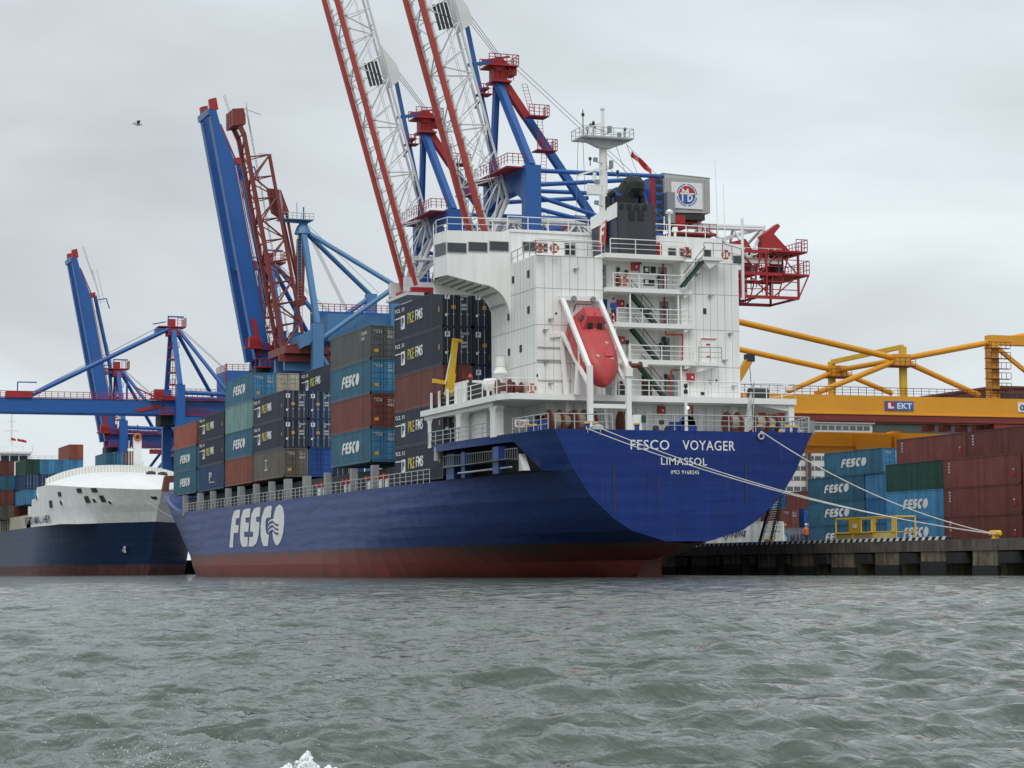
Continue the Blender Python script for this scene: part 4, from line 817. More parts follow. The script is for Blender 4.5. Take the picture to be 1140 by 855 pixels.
b = MB(); b.lathe([(.55, 0), (.55, .08), (.3, .5), (.34, .55), (.34, 1.3), (.42, 1.35)], (-8.75, 13.4, 15.0), n=16); b.build('mushroom_vent', WHITE, ship)
b = MB(); b.tube((-10.9, 14.0, 12.95), (-10.9, 14.0, 14.6), .12, 6); b.m = 1; b.lathe([(.1, 0), (.22, .15), (.1, .4)], (-10.9, 14.0, 14.6), n=8); b.build('fire_monitor', [DARK, RED], ship)
# yellow provision crane on the port side
b = MB(); pb = (-10.88, 18.90, 13.73); pt = (-10.42, 18.70, 18.11)
b.beam((pb[0], 18.9, pb[2]), (pt[0], 18.7, pt[2]), .35, .42); b.beam((pb[0]-.05, 18.9, pb[2]), (.6*pb[0]+.4*pt[0], 18.82, .6*pb[2]+.4*pt[2]), .45, .58); b.beam((pb[0]-.2, 18.9, pb[2]+1.0), (pb[0]-1.3, 18.9, pb[2]+1.15), .28, .3)
b.beam((pt[0]-.1, 18.6, pt[2]-.1), (pt[0]+.5, 18.6, pt[2]-.2), .3, .2)
c_ = b.build('provision_crane', YEL2, ship)
b = MB(); b.tube((pb[0], 18.9, 12.9), (pb[0], 18.9, pb[2]+.1), .35, 10); b.build('crane_pedestal', DARK, c_)
b = MB(); b.beam((pb[0]-.43, 18.6, pb[2]+.9), (pt[0]-.43, 18.5, pt[2]-1.2), .04, .08); b.build('lattice_rack', LETW, c_)
# starboard store crane behind the accommodation
b = MB(); p = (14.23, 20.00, 15.98); q_ = (14.98, 20.00, 17.16); b.beam((p[0]-1.4, 20, p[2]-2.0), (q_[0], 20, q_[2]), .55, .55); b.m = 1; b.cbox((q_[0]+.1, 20, q_[2]+.25), (.7, .6, .6)); b.tube((q_[0]+.1, 20, q_[2]), (q_[0]+.25, 20, q_[2]-2.4), .03, 4); b.cbox((q_[0]+.25, 20, q_[2]-2.6), (.25, .2, .9)); b.build('provision_crane', [YEL, DARK], ship)
b = MB(); b.box((9.4, 13, 12.95), (10.9, 19, 13.7)); b.m = 1; b.lathe([(.5, 0), (.5, 1.4)], (9.8, 9.6, 13.6), 'X', 12); b.build('rescue_boat', [ORNG, DARK], ship)
# draught marks
# ------------------------------------------------------------------ people
def person(nm, loc, rotz, label, joints, edges, radii, clothes):
    """one skinned body; joints local (x right, y forward, z up)"""
    t = thing(nm, loc, label, 'person'); t.rotation_euler = (0, 0, rotz)
    me = bpy.data.meshes.new('body'); me.from_pydata(joints, edges, []); me.update()
    o = bpy.data.objects.new('body', me); COL.objects.link(o)
    sk = o.modifiers.new('s', 'SKIN'); ss = o.modifiers.new('u', 'SUBSURF'); ss.levels = 1
    for v, r_ in zip(me.skin_vertices[0].data, radii): v.radius = r_ if isinstance(r_, tuple) else (r_, r_)
    me.skin_vertices[0].data[0].use_root = True
    bpy.context.view_layer.update()
    m2 = bpy.data.meshes.new_from_object(o.evaluated_get(bpy.context.evaluated_depsgraph_get())); m2.name = 'body'
    bpy.data.objects.remove(o); b_ = bpy.data.objects.new('body', m2); COL.objects.link(b_); b_.parent = t; ORG[b_.name] = tuple(loc)
    m2.materials.clear()
    for mm in clothes['mats']: m2.materials.append(mm)
    for p_ in m2.polygons:
        p_.material_index = clothes['pick'](p_.center); p_.use_smooth = True
    return t
J = [(0, 0, .95), (0, 0, 1.15), (0, .02, 1.38), (0, .02, 1.5), (0, .04, 1.62), (0, .04, 1.74), (-.19, 0, 1.40), (-.25, .05, 1.14), (-.24, .22, .98), (-.22, .30, .95), (.19, 0, 1.40), (.25, .05, 1.14), (.24, .22, .98), (.22, .30, .95),
     (-.1, 0, .88), (-.12, .03, .50), (-.13, 0, .09), (-.13, .14, .04), (.1, 0, .88), (.12, .03, .50), (.13, 0, .09), (.13, .14, .04)]
E_ = [(0, 1), (1, 2), (2, 3), (3, 4), (4, 5), (2, 6), (6, 7), (7, 8), (8, 9), (2, 10), (10, 11), (11, 12), (12, 13), (0, 14), (14, 15), (15, 16), (16, 17), (0, 18), (18, 19), (19, 20), (20, 21)]
RD = [(.16, .11), (.15, .11), (.17, .11), .06, .1, .075, .075, .055, .042, .045, .075, .055, .042, .045, .1, .075, .05, .05, .1, .075, .05, .05]
def pick_sailor(c): return 2 if c.z > 1.5 or (abs(c.x) > .18 and c.y > .25) else (0 if c.z > .9 else 1)
ps = person('person', (-2.08, 7.65, 18.26), R(180), 'crewman in blue overalls leaning on the balcony rail behind the lifeboat', J, E_, RD, dict(mats=[NAVYV, DARKC, SKIN], pick=pick_sailor))
ps.location.z = 18.4; ORG[ps.name] = tuple(ps.location)
def hair(t, mat, nm='hair'):
    b = MB(); o = t.location; b.lathe([(.105, 0), (.11, .06), (.09, .13), (.02, .16)], (o.x, o.y+.03, o.z+1.68), n=12); h = b.build(nm, mat, t, smooth=True); h.data.transform(Matrix.Translation((0, 0, 0))); return h
hair(ps, DARKC)
pq = person('person', (29.0, 36.5, QZ), R(20), 'quay worker in orange jacket and white helmet standing by the grey container', J, E_, RD, dict(mats=[VEST, DARKC, SKIN], pick=pick_sailor))
p = (22.00, 23.82, 2.68); pq.location = (22.0, p[1], QZ)
ORG[pq.name] = tuple(pq.location)
hair(pq, LETW, 'helmet')
# ------------------------------------------------------------------ containers
def cmat(nm, col, rust=.28): return paint('container '+nm, tuple(min(.7, c*1.12) for c in col), .55, .2, rust, .45, streak=.24, rnd=.2)
CM = dict(navy=cmat('navy', (.020, .026, .048)), navyb=cmat('dark blue', (.012, .035, .10)), teal=cmat('teal blue', (.03, .115, .18)), blue=cmat('blue', (.02, .14, .32)),
          sky=cmat('light blue', (.05, .20, .36)), brown=cmat('red brown', (.145, .042, .032), .2), rust=cmat('rust orange', (.24, .065, .04), .3), grey=cmat('dark grey', (.075, .08, .078)), bgrey=cmat('brown grey', (.10, .085, .07), .4),
          sea=cmat('pale green', (.13, .23, .22)), tan=cmat('tan', (.36, .33, .25)), deep=cmat('strong blue', (.012, .07, .28)), green=cmat('dark green', (.012, .05, .035)), gy=cmat('pale grey', (.22, .24, .26)), white=cmat('white', (.55, .56, .55), .2), red=cmat('bright red', (.35, .03, .025)))
CD = dict(navy='dark navy', navyb='dark blue', teal='teal blue', blue='mid blue', sky='light blue', brown='red-brown', rust='rusty orange', grey='dark grey', bgrey='brownish grey', sea='pale green', tan='tan', deep='strong blue', green='dark green', gy='pale grey', white='white', red='bright red')
PB = {}
def cmeshes(Ln, H):
    k = (Ln, H)
    if k in PB: return PB[k]
    m = MB(); w = 1.2; y0, y1 = -Ln/2, Ln/2
    n = int(Ln/.275); ys = []
    for i in range(n):
        a = y0+.16+(Ln-.32)*i/n; p = (Ln-.32)/n; ys += [(a, 0), (a+p*.28, 0), (a+p*.5, .04), (a+p*.78, .04)]
    ys.append((y1-.16, 0))
    for s in (-1, 1):
        r0 = [(s*(w-d), y, .16) for y, d in ys]; r1 = [(s*(w-d), y, H-.1) for y, d in ys]
        m.grid([r0, r1] if s > 0 else [r1, r0])
        m.box((s*(w+.015), y0, .0), (s*(w-.12), y1, .15)); m.box((s*(w+.015), y0, H-.1), (s*(w-.08), y1, H-.012))
        for y in (y0, y1): sg = 1 if y < 0 else -1; m.box((s*(w+.02), y, .0), (s*(w-.14), y+sg*.16, H-.01))
    xs = []
    for i in range(8): a = -1.06+2.12*i/8; p = .265; xs += [(a, 0), (a+p*.28, 0), (a+p*.5, .04), (a+p*.78, .04)]
    xs.append((1.06, 0)); m.grid([[(x, y1-.02-d, .16) for x, d in xs], [(x, y1-.02-d, H-.1) for x, d in xs]][::-1])
    m.box((-w, y1-.12, 0), (w, y1-.005, .155)); m.box((-w, y1-.1, H-.105), (w, y1-.005, H-.012)); m.box((-w, y0+.005, 0), (w, y0+.12, .155)); m.box((-w, y0+.005, H-.125), (w, y0+.12, H-.012))
    m.quad((-w+.02, y0+.05, H-.03), (w-.02, y0+.05, H-.03), (w-.02, y1-.05, H-.03), (-w+.02, y1-.05, H-.03)); m.quad((-w+.02, y0+.05, .06), (-w+.02, y1-.05, .06), (w-.02, y1-.05, .06), (w-.02, y0+.05, .06))
    body = m.mesh('body'); doors = []; bars = []
    for s in (-1, 1):
        m = MB(); xa, xb = (-1.06, -.015) if s < 0 else (.015, 1.06); hs = np.linspace(.17, H-.135, 6)
        m.box((xa, y0+.06, .16), (xb, y0+.09, H-.128))
        for z0, z1 in zip(hs[:-1], hs[1:]): m.box((xa+.04, y0+.03, z0+.05), (xb-.04, y0+.061, z1-.05))
        doors.append(m.mesh('door'))
        m = MB()
        for x in (.3, .8): m.tube((s*x, y0-.0, .1), (s*x, y0-.0, H-.08), .022, 5); m.box((s*x-.05, y0-.02, .95), (s*x+.1, y0+.02, 1.02))
        bars.append(m.mesh('locking_bar'))
    PB[k] = (body, doors, bars); return PB[k]
def setmat(me, o, mat):
    if not me.materials: me.materials.append(None)
    o.material_slots[0].link = 'OBJECT'; o.material_slots[0].material = mat
LM = {}
def letters(kind, Ln, H):
    k = (kind, Ln, H)
    if k in LM: return LM[k]
    x = -1.225; m = MB(); yl = Ln/2      # port side: reading direction is -Y
    if kind == 'fesco':
        w = Ln*.44; m.m = 0; logo(m, (x, .2*Ln, H*.33), (0, -w, .0), (0, -.0, H*.36), ('F', 'E', 'S', 'C', 'O'), .012)
        d = MB(); mats = [LETW]
    elif kind == 'tail':
        m.prism([(x, 1.5, H*.3), (x, .2, H*.3), (x, .2, H*.38), (x, 1.5, H*.38)], (-.01, 0, 0)); put_text(m, 'T', (x, 1.3, H*.4), (0, -1.0, 0), (0, 0, H*.3)); mats = [LETG]
    elif kind == 'mark':
        put_text(m, 'P', (x, .9, H*.35), (0, -1.3, 0), (0, 0, H*.35), 0, .03); m.box((x-.01, .9, H*.28), (x, -1.6, H*.32)); mats = [LETG]
    elif kind == 'number':
        put_text(m, 'TPHU 81\n4510', (x, -yl+2.4, H*.60), (0, -1.6, 0), (0, 0, H*.25), 0, 0.0); mats = [LETG]
    elif kind == 'pke':
        o = yl-.15
        m.m = 0; m.box((x-.01, o-1.7, H*.28), (x, o-2.7, H*.66)); m.box((x-.01, o-.1, H*.605), (x, o-1.7, H*.635))
        put_text(m, 'TCL 11', (x, o-.1, H*.78), (0, -2.4, 0), (0, 0, H*.11), 0, .0)
        put_text(m, 'FMS', (x, o-5.5, H*.40), (0, -1.75, 0), (0, 0, H*.29), 0, .008)
        m.m = 1; put_text(m, 'PKE', (x, o-3.5, H*.38), (0, -1.6, 0), (0, 0, H*.30), 0, .0)
        m.m = 2; put_text(m, 'P', (x-.012, o-1.95, H*.36), (0, -.5, 0), (0, 0, H*.24), 0, .03)
        m.m = 3; m.box((x-.005, -yl+.9, H*.42), (x, -yl+.6, H*.55)); mats = [LETW, LETY, LETN, STK]
    elif kind == 'sylv':
        put_text(m, 'Sylvania', (x, 2.2, H*.35), (0, -5.0, 0), (0, 0, H*.45), .5, .0); m.m = 1; m.prism([(x, 4.4, H*.4), (x, 3.9, H*.4), (x, 4.0, H*.7), (x, 4.5, H*.62)], (-.01, 0, 0)); mats = [LETN, RED]
    elif kind == 'star':
        pts = []
        for i in range(14): a = math.pi*i/7; r_ = .75 if i % 2 == 0 else .4; pts.append((x-.012, 4.4+r_*math.cos(a), H*.5+r_*math.sin(a)))
        m.m = 1; m.box((x-.01, 5.3, H*.2), (x, 3.5, H*.8)); m.m = 2; m.prism(pts, (-.01, 0, 0)); m.m = 0; put_text(m, 'MAERSK', (x, 3.0, H*.28), (0, -6.3, 0), (0, 0, H*.45), 0, .03); mats = [LETN, CM['sky'], LETW]
    elif kind == 'tag':
        for k in range(4): m.box((x-.01, yl-.9, H*(.5+.1*k)), (x, yl-1.15, H*(.56+.1*k)))
        m.m = 1; m.box((x-.01, -yl+1.2, H*.28), (x, -yl+.75, H*.42)); m.m = 0; m.box((x-.01, -yl+1.1, H*.45), (x, -yl+.9, H*.5)); mats = [LETG, RED]
    elif kind == 'dpke':   # markings on dark doors
        y = -Ln/2-.0; m.m = 0; m.box((-1.0, y+.0, H*.74), (-.6, y+.02, H*.88)); 
        put_text(m, 'TCLU 7\n 45', (.25, y+.02, H*.72), (.7, 0, 0), (0, 0, H*.14)); put_text(m, 'HHH\nHHH', (.3, y+.02, H*.45), (.5, 0, 0), (0, 0, H*.17)); m.m = 2; put_text(m, 'P', (-.9, y-.0, H*.76), (.2, 0, 0), (0, 0, H*.1), 0, .03, .01)
        m.m = 1; m.box((-.45, y+.0, H*.48), (-.12, y+.02, H*.58)); m.m = 0; m.box((-.98, y, H*.28), (-.82, y+.02, H*.35)); mats = [LETW, STK, LETN]
    elif kind == 'dtxt':
        y = -Ln/2; put_text(m, 'TCU', (-.9, y+.02, H*.76), (.75, 0, 0), (0, 0, H*.1)); put_text(m, '2210\n4582', (.35, y+.02, H*.62), (.55, 0, 0), (0, 0, H*.22)); m.m = 1; m.box((-.85, y, H*.2), (-.45, y+.02, H*.3)); mats = [LETG, STK]
    me = m.mesh('lettering_'+kind)
    for mm in mats: me.materials.append(mm)
    LM[k] = me; return me
def child(nm, me, t): o = bpy.data.objects.new(nm, me); COL.objects.link(o); o.parent = t; return o
def container(x, y, z, Ln, H, c, side, door, label, group, rot=None):
    """x, y: centre; z: bottom"""
    t = thing('shipping_container', (x, y, z), label, 'container', group)
    body, doors, bars = cmeshes(Ln, H); mat = CM[c]
    setmat(body, child('body', body, t), mat)
    for d, b_ in zip(doors, bars):
        o = child('door', d, t); setmat(d, o, CM['sky'] if (c == 'teal' and side) else mat); k = child('locking_bar', b_, o); setmat(b_, k, LGREY if c in ('navy', 'navyb') else mat)
    if side: child('lettering', letters(side, Ln, H), t)
    if door: child('door_marking', letters(door, Ln, H), t)
    if rot: t.rotation_euler = (0, 0, rot)
    return t
SD = {'pke': 'with yellow and white letters', 'fesco': 'with white FESCO lettering', 'mark': 'with one white emblem', 'tail': 'with a faded emblem', 'number': '', '': ''}
TIERN = {5: ['bottom', 'fourth from top', 'middle', 'second from top', 'topmost'], 4: ['bottom', 'third from top', 'second from top', 'topmost'], 3: ['bottom', 'middle', 'topmost'], 2: ['bottom', 'topmost']}
ROWN = ['outer row', 'second row', 'third row', 'fourth row', 'fifth row']
def bay(y0, z0, H, rows, name, group, x0=-11.13+1.22, pitch=2.5, Ln=12.19):
    for r_, tiers in rows:
        n = len(tiers)
        for k, spec in enumerate(tiers):
            if spec is None: continue
            c, side, dr = (spec.split(',')+['', ''])[:3]
            lab = ' '.join((CD[c]+' container '+SD.get(side, '')+', '+TIERN.get(n, ['only'])[k]+', '+ROWN[r_]+', '+name).split())
            container(x0+r_*pitch, y0+Ln/2, z0+k*H, Ln, H-.015, c, side, dr, lab, group)
G = 'containers stacked on the blue ship'
bay(19.7, 7.53, 2.9, [(0, ['navy,pke,dpke', 'navy,pke,dpke', 'brown,,', 'navy,pke,dpke', 'navy,pke,dpke']), (1, [None, None, 'navyb,,dpke', 'navy,,dpke', 'navy,,dpke']), (2, [None, None, 'navyb,,dtxt', 'navyb,,dpke', 'navyb,,dpke']), (3, [None, None, 'brown,,', 'navyb,,dpke', 'navyb,,dpke'])], 'by the superstructure', G)
bay(38.8, 9.72, 2.9, [(0, ['teal,fesco,dtxt', 'brown,,dtxt', 'teal,fesco,dtxt', 'grey,number,dtxt']), (1, ['blue,,dtxt', 'brown,,', 'sky,,', 'grey,,dtxt'])], 'second bay', G)
bay(67.6, 9.66, 2.8, [(0, ['bgrey,tail,dtxt', 'navy,pke,dpke', 'navy,pke,dpke']), (1, ['deep,,', 'navyb,,dpke', 'navyb,,dpke']), (2, ['navy,,', 'navyb,,dpke', 'navyb,,', 'navy,pke,dpke'])], 'third bay', G)
bay(80.3, 9.6, 2.82, [(0, ['rust,,', 'teal,fesco,dtxt', 'sea,,', 'teal,fesco,dtxt']), (1, ['navy,,', 'navy,,', 'tan,,dtxt', 'tan,,dtxt']), (2, ['navy,,', 'navy,,', 'navy,,', 'navyb,,dtxt'])], 'fourth bay', G)
bay(93.2, 9.5, 2.8, [(0, ['navyb,mark,dtxt', 'navy,pke,dpke', 'navy,pke,dpke']), (1, ['navyb,,', 'navy,,dpke', 'navy,,dpke'])], 'fifth bay', G)
bay(107.2, 9.5, 2.72, [(0, ['teal,fesco,dtxt', 'teal,fesco,dtxt', 'rust,,dtxt']), (1, ['teal,,dtxt', 'teal,,dtxt', 'rust,,dtxt'])], 'foremost bay', G)
# ------------------------------------------------------------------ containers on the quay
G2 = 'containers stacked on the quay'
def qc(face_x, ynear, tier, Ln, c, side, dr, lab, H=2.59): return container(face_x+1.22, ynear+Ln/2, QZ+.01+tier*H, Ln, H-.012, c, side, dr, lab, G2)
W4 = ['bottom', 'second from bottom', 'third from bottom', 'topmost']
for k in range(3): qc(41, 21.0, k, 12.19, 'brown', 'tag', '', 'red-brown container, %s of the near brown quay stack behind the bollard' % W4[k])
for k in range(3): qc(41, 8.4, k, 12.19, 'brown', 'tag', '', 'red-brown container at the right picture edge, %s of its quay stack' % W4[k])
for k in range(4): qc(44, 34.1, k, 12.19, 'brown', 'tag', '', 'red-brown container above and behind the dark green one, %s of its stack' % W4[k])
for k in range(4): qc(44, 21.7, k, 12.19, 'brown', 'tag', '', 'red-brown container behind the near brown stack, %s at the right' % W4[k])
for k in range(4): qc(44, 9.3, k, 12.19, 'brown', 'tag', '', 'red-brown container at the far right rear, %s of its stack' % W4[k])
for k, (c, s, w) in enumerate((('sky', 'fesco', 'mid blue container with FESCO lettering, on the quay under the dark green stack, bottom'), ('sky', 'fesco', 'mid blue container with FESCO lettering directly under the dark green container'), ('green', '', 'dark green container on top of two blue FESCO containers on the quay'))):
    qc(41, 33.3, k, 10.0, c, s, '', w)
for k, c in enumerate(('teal', 'teal', 'teal')): qc(49.8, 62.9, k, 12.19, c, 'fesco', 'dtxt', 'teal container with faded FESCO lettering, %s of the stack beside the yellow cage' % W4[k])
qc(49.8, 59.1, 3, 12.19, 'teal', 'fesco', 'dtxt', 'teal container with FESCO lettering, the highest one under the yellow beam on the quay')
for k, c in enumerate(('teal', 'blue', 'sky')): qc(49.9, 56.6, k, 6.06, c, '', 'dtxt', 'short plain blue container beside the teal FESCO stack, %s' % W4[k])
qc(53.5, 56.0, 0, 12.19, 'navy', '', '', 'dark container deep in the quay stack under the highest teal one'); qc(53.5, 56.0, 3, 12.19, 'teal', '', 'dtxt', 'teal container behind the highest teal FESCO container on the quay')
qc(31, 49.6, 0, 12.19, 'white', 'sylv', 'dtxt', 'white container with a handwritten style name behind the black gangway')
qc(52.6, 75.6, 0, 12.19, 'gy', 'star', '', 'grey container with a pale star emblem behind the quay worker')
for p, k, c, ln, w in (((57.86, 97.03, 7.53), 1, 'brown', 12.19, 'rusty brown container above the white container behind the gangway'), ((60.91, 96.84, 7.53), 1, 'deep', 6.06, 'strong blue short container between brown and teal ones on the quay'),
                    ((67.53, 107.91, 10.12), 2, 'brown', 6.06, 'small red-brown container at the top beside the striped white building'), ((67.26, 114.46, 10.12), 2, 'blue', 6.06, 'mid blue container half hidden by the stern above the gangway'), ((52.85, 97.34, 7.53), 1, 'sea', 6.06, 'pale green container peeping out under the stern edge')):
    container(p[0]+1.22, p[1]+ln/2, QZ+k*2.59, ln, 2.57, c, '', 'dtxt', w, G2)
    for j in range(k): container(p[0]+1.22, p[1]+ln/2, QZ+j*2.59, ln, 2.57, 'bgrey', '', '', ('lower' if j == 0 else 'upper')+' brownish container under the '+w.split(' container')[0]+' one on the quay', G2)
# far terminal stacks seen between the crane legs and over the other bow
for i, (p, c) in enumerate((((12.25, 300.00, 24.27), 'teal'), ((13.96, 300.00, 24.47), 'sky'), ((15.76, 300.00, 24.67), 'rust'))):
    for k in range(1 if i else 1):
        container(p[0]+1.4, 306, p[2]-2.6, 12.19, 2.6, c, '', '', '%s container far off between the crane legs, %s of three over the white bow' % (CD[c], ('left', 'middle', 'right')[i]), 'containers behind the white bow')
# ------------------------------------------------------------------ buildings behind the terminal
def building(loc, size, label, floors, mats, stripes=True):
    t = thing('terminal_building', loc, label, 'building'); x, y, z = loc; w, d, h = size
    b = MB(); b.box((x, y, z), (x+w, y+d, z+h)); b.build('wall', mats[0], t)
    b = MB(); b.box((x-.4, y-.4, z+h), (x+w+.4, y+d+.4, z+h+.5)); b.build('roof', mats[2], t)
    for k in range(floors):
        zz = z+(k+.35)*h/floors; b = MB(); b.box((x+.6, y-.05, zz), (x+w-.6, y-.01, zz+h/floors*.42)); b.box((x-.05, y+.6, zz), (x-.01, y+d-.6, zz+h/floors*.42)); b.m = 1
        n = int(w/1.6)
        for j in range(n): xx = x+.6+(w-1.2)*j/n; b.box((xx, y-.09, zz), (xx+.18, y-.06, zz+h/floors*.42))
        b.build('window_band', [mats[1], mats[0]], t)
    return t
pa = (123.24, 230.00, 27.59); pb = (147.35, 230.00, 27.80)
building((pa[0], 230, QZ), (pb[0]-pa[0], 30, pa[2]-QZ), 'white multi-storey building with rows of dark window bands behind the yellow beam', 13, (paint('white render', (.62, .62, .60), .8, .08), paint('dark glazing', (.10, .11, .12), .3), LGREY))  # window bands are plain dark grey glass
b = MB(); p = (132.69, 229.00, 22.56); q_ = (133.65, 229.00, 22.57); b.box((p[0], 229.3, QZ), (q_[0], 229.9, pa[2]-1)); t = thing('terminal_building', (p[0], 229, QZ), 'narrow pinkish stair tower on the front of the white building', 'tower'); b.build('tower_wall', paint('pink render', (.30, .20, .17), .8), t)
b = MB(); b.box((p[0]+.2, 229.2, QZ+3), (q_[0]-.2, 229.29, pa[2]-3)); b.build('window', GLASS, t)
pa = (153.32, 240.00, 28.53); pb = (190.41, 240.00, 29.11)
building((pa[0]+.5, 240, QZ), (pb[0]-pa[0], 30, pa[2]-QZ), 'dull grey green hall glimpsed between the yellow beams', 3, (paint('dull green render', (.07, .085, .075), .8), DARK, GREYD))
pa = (194.73, 260.00, 37.96); pb = (209.86, 260.00, 38.28)
building((pa[0], 260, QZ), (pb[0]-pa[0], 30, pa[2]-QZ), 'brown brick building rising over the yellow girder at the right edge', 8, (paint('brown brick', (.16, .05, .04), .8), DARK, OXID))
# ------------------------------------------------------------------ yellow rail gantry
yg = thing('gantry_crane', (96, 120, QZ), 'yellow rail mounted gantry crane with tube truss over the container stacks', 'gantry crane')
Y1, Y2 = 118.0, 131.0
def P(p, y): return (p[0], y, p[2])
ga, gb = (70.57, 118.00, 23.04), (109.54, 118.00, 23.57); gc = (70.52, 118.00, 20.60)
x0g, x1g = ga[0]-24, gb[0]+14; zt, zb = ga[2]+.1, gc[2]
b = MB(); b.box((x0g, Y1-1, zb), (x1g, Y1+1, zt)); b.box((x0g, Y1-1.25, zb-.02), (x1g, Y1+1.25, zb+.12)); b.m = 1; b.box((x0g, Y1-1.1, zb-.9), (x1g, Y1+1.1, zb-.03)); b.m = 0
b.box((x0g, Y2-1, zb), (x1g, Y2+1, zt)); b.build('main_girder', [YEL, DRED], yg)
b = MB(); rail(b, [(x0g, Y1-.9, zt), (x1g, Y1-.9, zt)], 1.1, 1.2, 3, .04); rail(b, [(x0g, Y2-.9, zt), (x1g, Y2-.9, zt)], 1.1, 1.6, 3, .04); b.build('girder_rail', OXID, yg)
n1 = P((87.21, 118.00, 28.22), Y1); n2 = P((84.79, 131.00, 27.79), Y2)
def yt(a, b_, r, nm='truss_tube'): m = MB(); m.tube(a, b_, r, 10); m.build(nm, YEL, yg)
ul = (63.24, 118.00, 32.12); yt((ul[0]-12, Y1, ul[2]+2.6), n1, .42); ll = (69.68, 131.00, 30.21); yt((ll[0]-12, Y2, ll[2]+2.2), n2, .40)
yt(n1, (74.31, 118.00, 23.35), .38); yt(n1, (99.46, 118.00, 23.62), .38); yt(n1, (107.64, 118.00, 32.12), .42); yt(n2, (77.04, 131.00, 24.66), .36); yt(n2, (93.53, 131.00, 24.75), .36); yt(n2, n1, .36)
pt1 = (87.70, 118.00, 29.94); pt2 = (84.03, 131.00, 28.96)
b = MB(); b.box((pt1[0]-.5, Y1-.3, zt), (pt1[0]+.4, Y1+.3, pt1[2])); b.box((pt2[0]-.5, Y2-.3, zt), (pt2[0]+.4, Y2+.3, pt2[2])); b.beam((pt1[0], Y1, pt1[2]), (pt2[0], Y2, pt2[2]), .5, .6); b.build('truss_post', YEL2, yg)
for n_, y in ((n1, Y1), (n2, Y2)):
    b = MB(); b.cbox((n_[0], y, n_[2]-.1), (2.6, 1.4, 1.5)); b.build('truss_node', YEL, yg); b = MB(); b.cbox((n_[0], y-.2, n_[2]-1.0), (3.2, 2.4, .15)); rail(b, [(n_[0]-1.6, y-1.4, n_[2]-.9), (n_[0]+1.6, y-1.4, n_[2]-.9)], 1, .8, 2, .04); b.build('node_platform', OXID, yg)
tp = (101.81, 118.00, 30.58)
b = MB(); b.box((tp[0]-.75, Y1-.8, zt), (tp[0]+.45, Y1+.8, tp[2])); b.box((tp[0]-.8, Y1-.7, tp[2]), (x1g, Y1+.7, tp[2]+1.3)); b.beam((tp[0]+.4, Y1, tp[2]-.2), (tp[0]+8, Y1, zt+2), .5, .5); b.build('tower_post', YEL, yg)
b = MB()
for k in range(5): b.box((tp[0]-2.0, Y1-1.6, zt+1.2+k*1.4), (tp[0]+1.8, Y1-.85, zt+1.28+k*1.4)); rail(b, [(tp[0]-2.0, Y1-1.6, zt+1.28+k*1.4), (tp[0]+1.8, Y1-1.6, zt+1.28+k*1.4)], .8, .8, 1, .04)
b.build('access_ladder', OXID, yg)
b = MB(); sa = (84.10, 116.90, 22.47); sb = (88.47, 116.90, 21.20); b.box((sa[0], Y1-1.15, sb[2]), (sb[0], Y1-1.02, sa[2])); b.m = 1; w_ = sb[0]-sa[0]; h_ = sa[2]-sb[2]; b.box((sa[0]+w_*.04, Y1-1.18, sb[2]+h_*.12), (sa[0]+w_*.34, Y1-1.155, sa[2]-h_*.12)); b.m = 2
put_text(b, 'EKT', (sa[0]+w_*.42, Y1-1.16, sb[2]+h_*.18), (w_*.52, 0, 0), (0, 0, h_*.62), 0, .03); b.m = 1; b.m = 2; b.box((sa[0]+w_*.1, Y1-1.2, sb[2]+h_*.2), (sa[0]+w_*.2, Y1-1.185, sa[2]-h_*.2)); b.box((sa[0]+w_*.2, Y1-1.2, sb[2]+h_*.2), (sa[0]+w_*.3, Y1-1.185, sb[2]+h_*.4)); b.build('sign_board', [paint('sign blue', (.03, .12, .42), .4), RED, LETW], yg)
b = MB(); sa = (104.86, 116.90, 22.65); sb = (107.27, 116.90, 21.34); b.box((sa[0], Y1-1.15, sb[2]), (sb[0], Y1-1.02, sa[2])); b.m = 1; put_text(b, '01', (sa[0]+.3, Y1-1.16, sb[2]+.2), (1.3, 0, 0), (0, 0, .8), 0, .03); b.build('number_board', [LETW, LETN], yg)
la = (82.22, 137.00, 19.49); lb2 = (110.73, 137.00, 19.63); lc = (82.16, 137.00, 16.56)
b = MB(); b.box((la[0]-6, 136, lc[2]), (lb2[0], 138, la[2])); b.box((la[0]-6, 135.7, lc[2]+.9), (lb2[0]-18, 135.99, lc[2]+1.0)); b.box(((90.18, 136.00, 19.54)[0], 135.4, lc[2]+.5), ((95.89, 136.00, 19.62)[0], 135.98, la[2]-.2)); c_ = (96.77, 136.00, 19.64); b.box((c_[0]-.5, 135.2, lc[2]), (c_[0]+.5, 137.5, zb-.9)); b.build('lower_beam', YEL, yg)
b = MB(); c_ = (102.07, 120.00, 20.35)
for k in range(9): b.cbox(((92.30, 118.00, 20.06)[0]+k*2.6, 119.6, zb-1.5), (1.2, 1.4, .9))
b.box((c_[0]-1, 117, zb-2.2), (c_[0]+8, 121, zb-1.0)); b.build('trolley', DRED, yg)
for x in (x0g+1.2, x1g-1.2):
    for y in (Y1, Y2):
        b = MB(); b.box((x-.8, y-.8, QZ+.8), (x+.8, y+.8, zb-.95)); b.build('leg', YEL, yg)
    b = MB(); b.box((x-.7, Y1-3, QZ+.05), (x+.7, Y2+3, QZ+.8)); b.build('sill_beam', YEL, yg)
